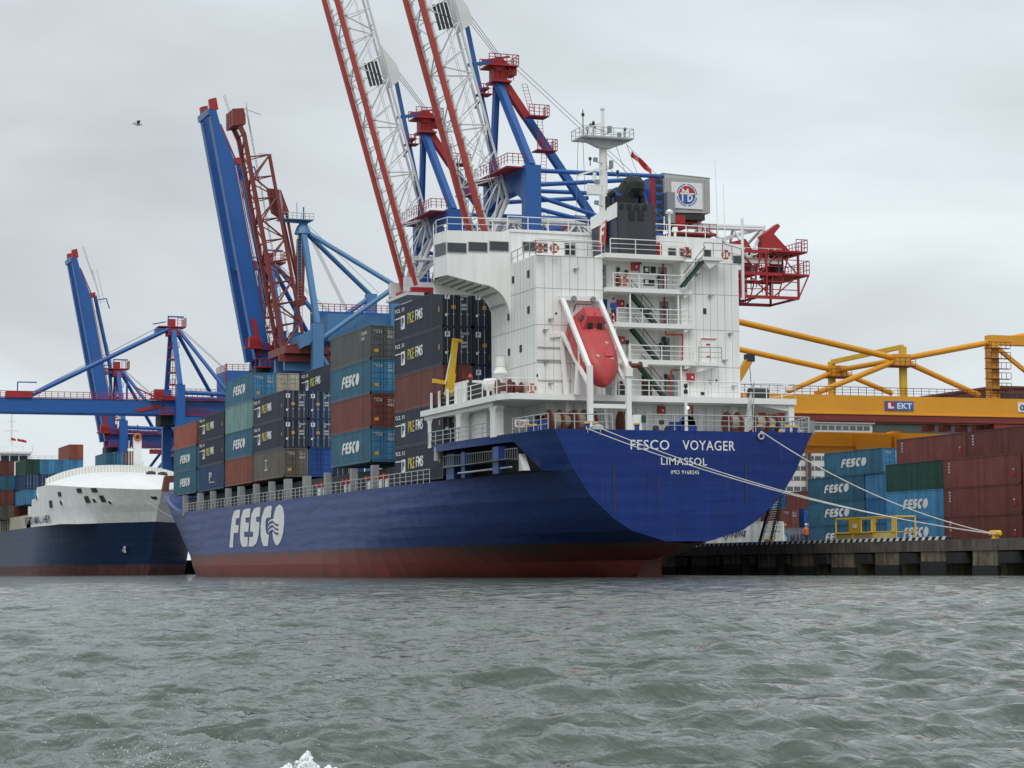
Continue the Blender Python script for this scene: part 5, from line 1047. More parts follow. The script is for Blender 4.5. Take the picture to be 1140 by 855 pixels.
# ------------------------------------------------------------------ things on the quay edge
p = (15.00, -14.93, 2.49)
bo = thing('bollard', (15, p[1], QZ), 'yellow mooring bollard holding the ropes on the quay edge', 'bollard')
b = MB(); b.lathe([(.3, 0), (.22, .08), (.2, .25)], (15, p[1], QZ), n=14); b.build('base', YEL2, bo); b = MB(); b.lathe([(.12, -.62), (.2, -.5), (.2, .5), (.12, .62)], (15, p[1], QZ+.36), 'Y', 14); b.build('head', YEL2, bo)
BP = Vector((14.9, p[1], QZ+.3))
p2 = (16.00, 16.95, 2.53); b2_ = copy_thing(bo, (15.0, p2[1], QZ), 'small yellow bollard beside the foot of the black gangway')
cg = thing('access_cage', (17.6, 5.4, QZ), 'yellow railed steel platform with a solid panel standing on the quay', 'platform')
b = MB(); x0, x1, ya, yb, z0, z1 = 17, 18.6, .95, 9.8, QZ+.01, QZ+1.85
b.box((x0, ya+3.2, z0+.2), (x1, yb, z0+.75)); b.build('base_box', paint('pale yellow paint', (.42, .34, .12), .6), cg)
b = MB()
for y in (ya, ya+3.0, ya+3.25, yb-2.6, yb):
    for x in (x0, x1): b.tube((x, y, z0), (x, y, z1), .06, 5)
for z in (z0+.75, z1):
    for x in (x0, x1): b.tube((x, ya, z), (x, yb, z), .06, 5)
for y in (ya, yb): b.tube((x0, y, z1), (x1, y, z1), .06, 5)
for y in (ya+3.0, ya): b.tube((x0, y, z1-.5), (x0, y+(.5 if y == ya else -.5), z1), .04, 4)
b.build('railing', YEL2, cg)
b = MB(); b.box((x0-.04, ya+5, z0+.76), (x0+.04, ya+6.8, z1-.03)); b.m = 1; b.box((x0-.06, ya+5.6, z0+1.1), (x0-.045, ya+6.2, z0+1.4)); b.build('panel', [YEL2, LETW], cg)
gw = thing('gangway_ladder', (14.2, 14.0, QZ), 'black steel gangway ladder leaning from the quay up to the stern', 'gangway')
lt, ltb = (13.90, 13.64, 6.93), (13.90, 16.56, 2.40); rt_, rtb = (14.90, 14.21, 7.17), (14.90, 16.67, 2.39)
b = MB(); b.beam(lt, ltb, .09, .3); b.beam(rt_, rtb, .09, .3); b.build('stringer', DARK, gw)
b = MB(); A0, A1, B0, B1 = map(Vector, (lt, ltb, rt_, rtb))
for k in range(27): b.beam(A0.lerp(A1, k/26), B0.lerp(B1, k/26), .22, .04)
b.build('treads', LGREY, gw)
b = MB()
for a, c_ in ((A0, A1), (B0, B1)):
    o_ = Vector((0, -.75, .45)); b.tube(a+o_, c_+o_, .03, 4)
    for k in range(8): q_ = a.lerp(c_, k/7); b.tube(q_, q_+o_, .025, 4)
b.build('handrail', DARK, gw)
def rope(pts, label, sag=.6, r=.036):
    m = MB(); pp = []
    for a, c_ in zip(pts[:-1], pts[1:]):
        a = Vector(a); c_ = Vector(c_)
        for k in range(24): t = k/24; q_ = a.lerp(c_, t); q_.z -= sag*4*t*(1-t); pp.append(q_)
    pp.append(Vector(pts[-1])); m.path(pp, r, 6); o = m.build('mooring_rope', ROPE, None, (0, 0, 0)); return tag(o, label, 'rope', 'mooring ropes of the blue ship')
rope([(-6.3, .9, 10.35), (-6.45, -.05, 10.16), BP], 'upper white mooring rope from the port stern across the ship name to the bollard', .9)
rope([(-7.1, .9, 10.35), (-7.4, -.05, 10.12), BP+Vector((0, -.4, 0))], 'lower white mooring rope from the port stern across the ship name to the bollard', .9)
rope([(5.6, .9, 10.35), (5.75, -.05, 10.14), BP+Vector((0, .4, .1))], 'white mooring rope from the starboard stern fairlead down to the bollard', .9)
b = MB(); b.torus((5.72, -.12, 9.78), .2, .07, 'Y'); b.build('rope_coil', LGREY, ship)
rope([(-6.23, 160.00, 10.04), (-4.93, 150.00, 7.71)], 'thin dark line drooping between the two bows', .1, .02)
# ------------------------------------------------------------------ ship-to-shore cranes
GR = 'ship-to-shore cranes along the quay'
CEMB = paint('emblem blue', (.03, .10, .42), .5, .05)
LIFT = [0.0]
def part(nm, m, mat, t, smooth=False):
    if LIFT[0]: m.v = [(v[0], v[1], v[2]+LIFT[0]*min(1, max(0, (v[2]-6)/12))) for v in m.v]
    return m.build(nm, mat, t)
def lattice_crane(Y0, label):
    t = thing('ship_to_shore_crane', (18, Y0, QZ), label, 'harbour crane', GR); A, B = Y0-6, Y0+6; LX = 31.0
    for x in (18, LX):
        for y in (A, B):
            m = MB(); top = 43.2 if x == 18 else 36.2; m.box((x-.85, y-.7, QZ+2.2), (x+.85, y+.7, top)); part('leg', m, CBLUE, t)
    for y in (A, B):
        m = MB(); m.box((17.2, y-.6, QZ+12), (LX+.8, y+.6, QZ+13.8)); m.tube((18, y, 36.4), (LX, y, QZ+14), .45, 8); m.tube((18, y, 38), (22.5, y, 30), .4, 8); part('portal_beam', m, CBLUE, t)
    for x in (18, LX):
        m = MB(); m.box((x-.6, A-2, QZ+1.2), (x+.6, B+2, QZ+2.2)); part('sill_beam', m, CBLUE, t)
        for y in (A-1, A+1.6, B-1.6, B+1): m = MB(); m.box((x-.35, y-.9, QZ+.05), (x+.35, y+.9, QZ+1.19)); part('bogie', m, DARK, t)
    m = MB(); m.prism([(17.3, A+.71, 43.1), (17.3, B-.71, 43.1), (17.3, B-.71, 40.0), (17.3, B-3.5, 41.0), (17.3, A+3.5, 41.0), (17.3, A+.71, 39.5)], (1.4, 0, 0)); part('cross_beam', m, CBLUE, t)
    m = MB(); m.box((LX-.6, A+.71, 34.4), (LX+.6, B-.71, 36.1)); part('cross_beam', m, CBLUE, t)
    for y in (A, B):
        for (x0, z0, x1, z1) in ((18.8, 42.7, 33.4, 42.9), (18.8, 41.2, 29.5, 42.3), (18.8, 39.9, LX, 36.8), (18.8, 38.6, LX, 36.3)): m = MB(); m.tube((x0, y, z0), (x1, y, z1), .24, 8); part('tie_pipe', m, CBLUE, t)
    ap = (16.4, Y0, 53.6)
    for q_, w in (((18, A, 43.2), .75), ((18, B, 43.2), .75), ((16.3, Y0+1.5, 43.0), .4)): m = MB(); m.beam(ap, q_, w, w); part('mast_leg', m, CBLUE, t)
    for q_ in ((29.7, Y0, 36.0),):
        m = MB(); a = Vector(ap)+Vector((.6, 0, 0)); c_ = Vector(q_); k = a.lerp(c_, .22); m.beam(k, c_, .85, .75); m.m = 1; m.beam(a, k, .9, .8); part('back_stay', m, [CBLUE, CRED], t)
    # red head platform
    m = MB(); m.box((16.4, Y0-1.2, 53.2), (18.6, Y0+1.2, 53.4)); m.box((15.9, Y0-1.5, 54.9), (19.3, Y0+1.5, 55.05)); m.box((16.7, Y0-.8, 53.4), (18.2, Y0+.8, 54.9))
    for k in range(4): m.lathe([(.75, -.08), (.75, .08)], (17.2+.4*k, Y0-1+.6*k, 55.2), 'Y', 12)
    m.beam((15.6, Y0, 55.6), (18.8, Y0, 56.3), .2, .2); m.box((18.3, Y0-.9, 54.1), (19.3, Y0+.9, 54.9)); m.box((15.4, Y0-1, 52.3), (16.1, Y0+1, 52.5))
    rail(m, [(15.9, Y0-1.5, 55.05), (19.3, Y0-1.5, 55.05), (19.3, Y0+1.5, 55.05), (15.9, Y0+1.5, 55.05)], 1.1, .7, 3, .045); rail(m, [(16.3, Y0-1.2, 53.4), (18.8, Y0-1.2, 53.4)], 1.0, .6, 3, .04); rail(m, [(14.8, Y0-1.2, 51.8), (16.4, Y0-1.2, 51.8)], 1, .6, 2, .04); m.box((14.8, Y0-1.2, 51.7), (16.4, Y0+.5, 51.8))
    m.v = [(v[0]-.9, v[1], v[2]) for v in m.v]; part('mast_head', m, CRED, t)
    m = MB()
    for (x, z) in ((20.3, 49.3), (21.2, 45.6)): m.box((x-1.2, A+3.2, z), (x+1.1, A+5, z+.12)); rail(m, [(x-1.2, A+3.2, z+.12), (x+1.1, A+3.2, z+.12), (x+1.1, A+5, z+.12)], 1.15, .6, 3, .04)
    ladder(m, (19.0, A+4.4, 53), (19.9, A+4.2, 49.4), .6); ladder(m, (20.6, A+4, 49.2), (20.7, A+3.8, 45.7), .6); ladder(m, (21, A+3.8, 45.6), (20.6, A+3.2, 42.2), .6)
    part('access_ladder', m, CRED, t)
    m = MB(); rail(m, [(15.3, A, 43.3), (17.2, A, 43.3)], 1.1, .6, 3, .04); rail(m, [(15.3, B, 43.3), (15.3, A, 43.3)], 1.1, .9, 3, .04); m.box((15.2, A, 42.9), (17.2, B, 43.05)); part('head_walkway', m, CRED, t)
    # boom, raised
    hx, hz = 14.3, 34.5; tipx, tipz = 3.6, 72.0; d = Vector((tipx-hx, 0, tipz-hz)); dn = d.normalized(); nrm = Vector((-dn.z*-1, 0, dn.x)); nrm = Vector((dn.z, 0, -dn.x))
    ln = d.length; P_ = lambda s, y, h=0: tuple(Vector((hx, Y0+y, hz))+dn*s+nrm*h)
    for y in (-3, 1.4):
        m = MB(); m.beam(P_(0, y), P_(ln, y), .48, .55, (0, 1, 0)); part('boom_chord', m, BRED, t)
    m = MB(); YN, YF, YC = -3, 1.4, -.8
    for y in (YN, YF): m.beam(P_(0, y, .5), P_(ln, y, .5), .18, .2, (0, 1, 0))
    for y in (YC-.7, YC+.7): m.tube(P_(4.5, y, 4.2), P_(ln, y, 4.2), .15, 6)
    n = 12
    for y, yc in ((YN, YC-.7), (YF, YC+.7)):
        lattice(m, (P_(1, y, .5), P_(ln, y, .5)), (P_(4.5, yc, 4.2), P_(ln, yc, 4.2)), n, .085)
        for k in range(n*2): m.tube(P_(1+k*(ln-1)/n/2, y, .5), P_(1.25+k*(ln-1)/n/2, y, .5), .3, 6)
    lattice(m, (P_(1, YN, .5), P_(ln, YN, .5)), (P_(1, YF, .5), P_(ln, YF, .5)), 14, .075)
    for k in range(10): s = 4.5+(ln-4.5)*k/9; m.tube(P_(s, YC-.7, 4.2), P_(s, YC+.7, 4.2), .07, 5)
    for y, yc in ((YN, YC-.7), (YF, YC+.7)): m.tube(P_(1, y, .5), P_(5, yc, 4.2), .2, 6); m.tube(P_(0, y, 0), P_(3, yc, 3), .16, 6)
    part('boom_lattice', m, CWHITE, t)
    m = MB(); ladder(m, P_(5, YC, 3.0), P_(ln, YC, 3.0), .6, (0, 1, 0), .03, .8); part('boom_walkway', m, CWHITE, t)
    m = MB(); s = 25.6; m.prism([P_(s-2, -1.7, 4.3), P_(s+3, -1.7, 4.3), P_(s+.4, -1.7, 5.6), P_(s-1.4, -1.7, 5.7)], (0, .2, 0)); m.prism([P_(s-2, 0, 4.3), P_(s+3, 0, 4.3), P_(s+.4, 0, 5.6), P_(s-1.4, 0, 5.7)], (0, .2, 0))
    m.m = 1
    for k in range(4): m.beam(P_(s-1.6, -2.4, 1.5+k*.45), P_(s+1.2, -2.4, 1.5+k*.45), .25, .25, (0, 1, 0))
    part('peak_sheave_frame', m, [CWHITE, DARK], t)
    m = MB(); s0 = P_(s-.8, 0, 5.6); m.beam(s0, (16.2, Y0-.5, 43.3), .4, .4); m.beam((13.1, Y0, 55.0), (16.7, Y0, 55.7), .35, .35); m.tube((15.9, Y0, 53.9), (13.9, Y0, 50.3), .12, 6); part('folded_tie_bar', m, CBLUE, t)
    m = MB()
    for y in (-.7, 0, .7): m.tube(P_(s+.5, y, 5.6), (17.2+.2*y, Y0+y, 55.5), .035, 4)
    for y in (-.5, .5): m.tube((18.6, Y0+y, 55.3), (33, Y0+y, 43.5), .03, 4)
    part('hoist_cable', m, CABLE, t)
    m = MB(); m.box((13.6, Y0-3.8, 33.6), (16.8, Y0+3.8, 34.2)); m.m = 1; m.box((12.9, Y0-4.2, 33.2), (15.0, Y0+4.2, 33.55)); m.cbox((13.8, Y0-2.8, 34.6), (1.6, .8, 1.7)); m.cbox((13.8, Y0+2.8, 34.6), (1.6, .8, 1.7)); part('boom_hinge', m, [CRED, CWHITE], t)
    # fixed girder towards the land
    m = MB(); z0, z1 = 34.6, 38.2
    for y in (-3, 3): m.beam((14.2, Y0+y, z0), (49, Y0+y, z0), .5, .6)
    m.tube((14.2, Y0, z1), (48.5, Y0, z1+.7), .26, 6); m.tube((14.2, Y0-2.6, z1-.6), (47, Y0-2.6, z1), .2, 6)
    for y in (-3, 3): lattice(m, ((14.2, Y0+y, z0), (49, Y0+y, z0)), ((14.2, Y0, z1), (48.5, Y0, z1+.7)), 9, .19)
    rail(m, [(14.2, Y0-3.2, z0+.3), (49, Y0-3.2, z0+.3)], 1.1, 1.6, 2, .035)
    m.beam((42.0, Y0-1.5, 36.9), (49.4, Y0+1.5, 39.2), .3, .4); part('landward_girder', m, CWHITE, t)
    m = MB()   # red maintenance frame at the land end
    xa, xb = 41.3, 51.0; za, zm, zc = 30.5, 33.1, 35.6
    for z in (za, zm, zc):
        for y in (-3.4, 3.4): m.beam((xa, Y0+y, z), (xb, Y0+y, z), .26, .34)
        for x in (xa, 46, xb): m.beam((x, Y0-3.4, z), (x, Y0+3.4, z), .2, .24)
    for x in (xa, 43.8, 47.0, xb):
        for y in (-3.4, 3.4): m.beam((x, Y0+y, za), (x, Y0+y, zc), .22, .22)
    for y in (-3.4, 3.4): lattice(m, ((xa, Y0+y, za), (xb, Y0+y, za)), ((xa, Y0+y, zm), (xb, Y0+y, zm)), 3, .09); lattice(m, ((xa, Y0+y, zm), (xb, Y0+y, zm)), ((xa, Y0+y, zc), (xb, Y0+y, zc)), 4, .08)
    m.box((47.5, Y0-3.8, zc), (52.0, Y0+3.4, zc+.2)); m.box((49, Y0-3.8, zm-.1), (52.2, Y0+3.4, zm+.1)); m.beam((xb, Y0-3.4, za), (52.2, Y0-3.6, zm), .14, .14); m.beam((xa, Y0-3.4, za), (xa, Y0-3.4, za-1.6), .15, .15)
    rail(m, [(xa, Y0-3.5, za), (xa+1.5, Y0-3.5, za)], 1.3, .8, 3, .04)
    m.prism([(47.2, Y0-2.0, zc+.2), (51.0, Y0-2.0, zc+.2), (48.8, Y0-2.0, zc+2.3), (49.6, Y0-2.0, zc+3.2), (49.3, Y0-2.0, zc+3.5), (47.2, Y0-2.0, zc+2.0)], (0, 1.0, 0)); m.prism([(42.2, Y0-2, zc+.2), (46.2, Y0-2, zc+.2), (45.2, Y0-2, zc+1.6), (43.6, Y0-2, zc+1.2)], (0, .8, 0))
    rail(m, [(50.6, Y0-3.8, zc+.2), (52.0, Y0-3.8, zc+.2), (52.0, Y0+3.4, zc+.2)], 1.3, .7, 3, .045); rail(m, [(50.8, Y0-3.8, zm+.1), (52.2, Y0-3.8, zm+.1), (52.2, Y0+3.4, zm+.1)], 1.5, .7, 3, .04)
    for x_ in (42.5, 45, 48.4): m.beam((x_, Y0-3.4, za), (x_+1.5, Y0-3.4, zc), .12, .12); m.box((x_, Y0-1.5, zm+.1), (x_+.9, Y0+1, zm+1.3))
    for z_ in (31.4, 32.3, 34.0, 34.8): m.beam((xa, Y0-3.4, z_), (xb, Y0-3.4, z_), .09, .09)
    part('land_end_frame', m, CRED, t)
    m = MB()
    for k in range(8): x = 43.4+k*.7; m.tube((x, Y0-1, zc), (x+.1, Y0-1, 31.3+.3*(k % 3)), .06, 5)
    m.lathe([(.7, -1), (.7, 1)], (45.4, Y0, 34.6), 'X', 10); m.lathe([(.55, -1), (.55, 1)], (49.3, Y0-2, 34.4), 'Z', 10); m.box((48.6, Y0-2.6, 33.4), (49.5, Y0-1, 35.4)); part('festoon_cables', m, DARK, t)
    # machinery house
    hy0, hy1 = Y0-4.0, Y0+4.0
    m = MB(); m.prism([(34.3, hy0, 43.6), (39.9, hy0, 43.35), (39.9, hy0, 39.5), (34.3, hy0, 39.35)], (0, 8, 0)); ho = part('machinery_house', m, paint('house cladding', (.46, .47, .44), .6, .06), t)
    m = MB()
    for k in range(20): x = 34.4+k*.285; m.box((x, hy0-.05, 39.6), (x+.05, hy0-.005, 43.2))
    m.build('cladding_rib', GREY, ho)
    m = MB(); m.prism([(34.2, hy0-.05, 43.62), (40.0, hy0-.05, 43.37), (40.0, hy0-.05, 43.45), (34.2, hy0-.05, 43.7)], (0, 8.1, 0)); m.build('roof', LGREY, ho)
    m = MB(); m.box((35.2, hy0-.12, 39.85), (38.95, hy0-.06, 42.75)); m.m = 1
    cx, cz = 37.05, 41.35
    def disc(r0, r1, a0, a1, n=20, y=hy0-.14):
        pts = [(cx+r1*math.cos(a0+(a1-a0)*k/n), y, cz+r1*math.sin(a0+(a1-a0)*k/n)) for k in range(n+1)]+([(cx+r0*math.cos(a1-(a1-a0)*k/n), y, cz+r0*math.sin(a1-(a1-a0)*k/n)) for k in range(n+1)] if r0 else [])
        m.prism(pts, (0, .02, 0))
    disc(0, 1.02, 0, math.pi); m.m = 2; disc(0, 1.02, -math.pi, 0); disc(1.14, 1.24, .1, 1.5); disc(1.14, 1.24, 1.7, 3.0); disc(1.14, 1.24, 3.3, 4.6); disc(1.14, 1.24, 4.8, 6.1); m.m = 0
    y = hy0-.17
    for a, c_ in (((-.85, .15), (.85, .15)), ((-.55, -.75), (-.55, .75)), ((-.55, .7), (-.2, .25)), ((-.2, .25), (.12, .7)), ((.12, .7), (.12, -.75)), ((.15, -.7), (.6, -.5)), ((.6, -.5), (.55, -.05)), ((.5, -.05), (.15, -.05))): m.beam((cx+a[0], y, cz+a[1]), (cx+c_[0], y, cz+c_[1]), .03, .17, (0, 0, 1)) if abs(a[0]-c_[0]) > .01 else m.beam((cx+a[0], y, cz+a[1]), (cx+c_[0], y, cz+c_[1]), .17, .03, (0, 1, 0))
    m.build('emblem_board', [LETW, RED, CEMB], ho)
    m = MB(); m.box((35.3, hy0+.1, 38.7), (39.3, hy1, 39.33)); m.m = 1; m.box((35.2, hy0-.6, 37.5), (36.6, hy0+1.5, 39.0)); m.box((34.9, hy0-1, 36.9), (40.2, hy1, 37.1)); rail(m, [(34.9, hy0-1, 37.1), (40.2, hy0-1, 37.1)], 1.0, .9, 2, .04); m.m = 2; m.box((34.2, hy0-1.2, 38.0), (35.1, hy0+.1, 41.4)); part('house_support', m, [DARK, CRED, GREYD], t)
    m = MB()
    for x in (35.5, 39): 
        for y in (-3, 3): m.box((x-.2, Y0+y-.2, 34.8), (x+.2, Y0+y+.2, 38.7))
    part('house_frame', m, CWHITE, t)
    m = MB(); m.box((33.2, hy0-.3, 36.5), (34.05, hy1, 43.3)); m.box((30.0, Y0-1, 37), (33.1, Y0+3, 42.4)); m.m = 1
    for k in range(7): m.box((33.3, hy0-.36, 37+k*.9), (33.95, hy0-.31, 37.55+k*.9))
    m.m = 2; m.box((32.7, hy0-.3, 36.5), (33.15, hy0+.2, 43.2)); part('stair_tower', m, [CBLUE, DARK, CRED], t)
    return t
cf = lattice_crane(82, 'nearest blue crane with raised red and white lattice boom and logo on its machinery house')
ce = copy_thing(cf, (18, 107.5, QZ-.7), 'blue crane with raised red and white lattice boom, left of and behind the nearest one')

def box_crane(Y0, down, label, col=CBLUE):
    t = thing('ship_to_shore_crane', (17, Y0, QZ), label, 'harbour crane', GR); A, B = Y0-6, Y0+6; LX = 29.0
    for x in (17, LX):
        for y in (A, B):
            m = MB(); m.box((x-.8, y-.6, QZ+2), (x+.8, y+.6, 34.0 if x == 17 else 32.6)); part('leg', m, col, t)
        m = MB(); m.box((x-.55, A-2, QZ+1.1), (x+.55, B+2, QZ+2)); part('sill_beam', m, col, t)
        for y in (A-1, A+1.6, B-1.6, B+1): m = MB(); m.box((x-.35, y-.9, QZ+.05), (x+.35, y+.9, QZ+1.09)); part('bogie', m, DARK, t)
        m = MB(); m.box((x-.7, A+.61, 27.0), (x+.7, B-.61, 28.6)); part('cross_beam', m, col, t)
    for y in (A, B):
        m = MB(); m.tube((17.8, y, 32.6), (LX, y, 32.3), .38, 8); m.box((17.3, y-.5, QZ+12), (LX, y+.5, QZ+13.4)); m.tube((17, y, 28), (20.5, y, 22), .35, 8); m.tube((18, y, QZ+13), (LX-.5, y, 30), .3, 8); part('portal_beam', m, col, t)
    # fixed girder
    m = MB()
    for y in (-3, 3): m.box((14.6, Y0+y-.55, 29.0), (37, Y0+y+.55, 31.3)); m.box((14.6, Y0+y-.75, 28.85), (37, Y0+y+.75, 28.99))
    part('fixed_girder', m, col, t)
    m = MB(); rail(m, [(14.8, Y0-3.9, 31.3), (25.5, Y0-3.9, 31.3)], 1.1, 1.0, 3, .05); m.box((13.5, Y0-4.6, 28.6), (22, Y0-3.9, 28.75)); rail(m, [(13.5, Y0-4.6, 28.75), (22, Y0-4.6, 28.75)], 1.1, .8, 3, .05); m.box((14, Y0-4.4, 31.3), (25.5, Y0-3.6, 31.42)); part('walkway', m, CRED, t)
    ap = (16.7, Y0, 45.2)
    for q_, w in (((17, A, 34.0), .8), ((17, B, 34.0), .8)):
        m = MB(); m.beam((ap[0], Y0+(1.2 if q_[1] > Y0 else -1.2), 44.2), q_, w, w); part('mast_leg', m, col, t)
    for y in (A, B): m = MB(); m.tube((17.6, Y0+(1 if y > Y0 else -1), 44.6), (25.6, y, 33.0), .36, 8); part('back_stay', m, col, t)
    m = MB(); m.box((15.7, Y0-1.3, 43.4), (17.9, Y0+1.3, 44.8)); m.box((14.0, Y0-1.5, 44.9), (19.0, Y0+1.5, 45.1)); rail(m, [(17.4, Y0-1.5, 45.1), (19.0, Y0-1.5, 45.1), (19.0, Y0+1.5, 45.1)], 1.5, .7, 3, .05); m.box((16.0, Y0-.8, 45.1), (17.2, Y0+.8, 46.5)); m.m = 1; m.beam((15.9, Y0, 47.0), (18.9, Y0, 47.0), .2, .25); m.beam((16.0, Y0, 45), (16.0, Y0, 47), .2, .2); m.box((13.6, Y0-1, 44.0), (15.6, Y0+1, 44.6)); m.beam((13.0, Y0-1, 45.4), (15.5, Y0, 46.0), .25, .2)
    part('mast_head', m, [CRED, col], t)
    m = MB()
    for k, z in enumerate((34.4, 36.6, 39.0, 41.2)): m.box((16.2, Y0-1.2, z), (17.8, Y0+1.2, z+.15)); rail(m, [(16.2, Y0-1.2, z), (17.8, Y0-1.2, z)], .9, .8, 2, .05)
    ladder(m, (17, Y0-.6, 31.5), (17, Y0-.6, 43.4), .6, (1, 0, 0), .05, .5); m.box((11.9, Y0-5.2, 31.4), (14.4, Y0-3.7, 31.6)); m.box((12.6, Y0-4.9, 31.6), (14.2, Y0-3.8, 33.2)); rail(m, [(11.9, Y0-5.2, 31.6), (14.4, Y0-5.2, 31.6)], 1.1, .8, 3, .05); m.box((14.6, Y0-3.2, 31.4), (17.6, Y0+3.2, 32.1)); part('access_tower', m, CRED, t)
    # machinery house
    m = MB(); m.box((26.0, Y0-4.2, 31.5), (36.5, Y0+4.2, 37.0)); ho = part('machinery_house', m, col, t); m = MB(); rail(m, [(26.0, Y0+4.2, 37.0), (26.0, Y0-4.2, 37.0), (36.5, Y0-4.2, 37.0)], 1.1, 1.0, 3, .05); ladder(m, (25.8, Y0-4.3, 32), (25.8, Y0-4.3, 38.2), .7, (0, 1, 0), .06, .5); m.build('roof_rail', CRED, ho)
    m = MB(); m.box((27.2, Y0-4.26, 32.4), (28.4, Y0-4.21, 34.6)); m.build('door', LGREY, ho)
    # boom
    hx, hz, ln = (14.5 if down else 15.1), 30.2, 39.0
    dn = Vector((-1, 0, 0)) if down else Vector((-.188, 0, .982)); nrm = Vector((0, 0, 1)) if down else Vector((.982, 0, .188))
    P_ = lambda s, y, h=0: tuple(Vector((hx, Y0+y, hz))+dn*s+nrm*h)
    for y in (-3, 2.5):
        m = MB(); w = .5
        prof = [(0, -1.2), (ln-1, -1.2), (ln-1, -.25), (ln-3, -.1), (ln-9, 1.1), (0, 1.1)]
        m.prism([P_(s, y-w, h) for s, h in prof], (0, 2*w, 0)); m.prism([P_(s, y-w-.2, h) for s, h in ((0, -1.38), (ln-1, -1.38), (ln-1, -1.21), (0, -1.21))], (0, 2*w+.4, 0)); part('boom_girder', m, col, t)
    m = MB(); m.prism([P_(ln-.7, -3.5, -1.7), P_(ln-.7, 3.0, -1.7), P_(ln-1.6, 3.0, -1.7), P_(ln-1.6, -3.5, -1.7)], tuple(Vector(nrm)*.45)); m.prism([P_(14, -2.4, -.6), P_(14, 2.4, -.6), P_(14.6, 2.4, -.6), P_(14.6, -2.4, -.6)], tuple(nrm)); part('boom_cross_tie', m, LBLUE, t)
    m = MB()
    for y in (-3, 3): m.prism([P_(s, y-.5, h) for s, h in ((ln-.95, -1.1), (ln+.7, -1.0), (ln+.8, .1), (ln-.95, .1))], (0, 1.0, 0)); m.beam(P_(ln-8.6, y, 1.35), P_(ln-3.2, y, .1), .2, .2)
    m.prism([P_(s, -3.4, h) for s, h in ((29.4, 1.15), (30.4, 1.15), (30.4, 2.2), (29.4, 2.0))], (0, .9, 0)); m.beam(P_(1, -3.65, 1.2), P_(30, -3.65, 1.2), .12, .14); m.beam(P_(.5, -3.7, .2), P_(5, -3.7, -.9), .1, .6) if down else m.prism([P_(s, -3.7, h) for s, h in ((0.3, -.9), (6, -.9), (6, -.2), (.3, -.2))], (0, .12, 0)); m.beam(P_(1, -3.4, 1.4), P_(5, -3, 3.4), .25, .25); part('boom_tip', m, CRED, t)
    m = MB(); q = lambda s, h: P_(s, -3.9, h)
    if down: rail(m, [P_(0, -3.8, 1.15), P_(ln, -3.8, 1.15)], 1.1, 1.1, 3, .05); m.box(P_(28, -3.9, 1.1), P_(23.5, -2, 2.2))
    else:
        ladder(m, P_(ln-6, -3.3, 2.4), P_(ln+1, -3.3, 1.4), .9, (0, 1, 0), .04, .7); ladder(m, P_(28, -3.3, 2.9), P_(ln-4, -3.3, 2.4), .9, (0, 1, 0), .04, .7); m.tube(P_(28, -3.3, 3.6), P_(ln-4, -3.3, 3.3), .05, 4); ladder(m, P_(2, -3.3, 1.6), P_(27, -3.3, 1.6), .7, (0, 1, 0), .03, .8)
    part('boom_walkway', m, CRED if down else LGREY, t)
    m = MB()
    if down:
        for y in (-2, 2): m.tube(P_(24.5, y, 1.2), (16.2, Y0+y*.5, 44.8), .42, 8)
        m.tube(P_(6, 0, 1.4), P_(6, 0, 4.4), .2, 6); m.tube(P_(8, 0, 1.4), P_(8, 0, 3.6), .2, 6); m.tube(P_(25.8, -2, 1), P_(25.8, -2, 4), .12, 6); m.tube(P_(25.8, -2, 4), P_(22.4, -2, 4), .12, 6)
    else:
        m.tube(P_(30, 0, 2.6), P_(15, 0, 3.0), .4, 8); m.tube(P_(15, 0, 3.0), (15.6, Y0, 37), .36, 8); m.tube(P_(13.6, 0, .8), P_(13.6, 0, 4.6), .2, 6); m.tube(P_(4.5, 0, .8), P_(4.5, 0, 2.6), .16, 6); m.tube(P_(29, -1, 2), P_(29, -1, 4.6), .12, 6); m.tube(P_(29, -1, 4.6), P_(26.8, -1, 4.9), .12, 6)
    part('tie_bar', m, col, t)
    m = MB()
    if down:
        m.tube(P_(24, -2.2, 1.8), (14.2, Y0, 45.0), .05, 4)
    else:
        for y in (-1, 0, 1): m.tube(P_(27, y, 2.4), (15.8, Y0+y, 45.4), .04, 4)
    for y in (-.5, .5): m.tube((17.8, Y0+y, 45.2), (27, Y0+y, 37.2), .04, 4)
    part('hoist_cable', m, CABLE, t)
    m = MB(); m.box((14.2, Y0-2.3, 26.9), (17.5, Y0+2.3, 28.8)); m.box((19, Y0-4, 24.6), (21, Y0-2, 27.0)); m.m = 1; m.box((23, Y0-3.8, 27.4), (36, Y0-2.6, 28.3)); rail(m, [(22, Y0-4.4, 28.3), (36, Y0-4.4, 28.3)], 1.1, 1, 3, .05); part('trolley_and_cab', m, [DARK, CRED], t)
    m = MB()
    for k in range(5): m.tube((19+k*.7, Y0-2, QZ+8), (19+k*.7, Y0-2, 26), .04, 4)
    part('spreader_rope', m, CABLE, t)
    return t
LIFT[0] = 2.2
cc = box_crane(184, False, 'blue crane with tall raised box boom, left of the red lattice boom')
LIFT[0] = -2.8
cb = box_crane(311.5, False, 'farthest blue crane with raised box boom at the left of the photo')
LIFT[0] = 0.0
ca = box_crane(256, True, 'blue crane with its boom lowered flat over the white bow ship')
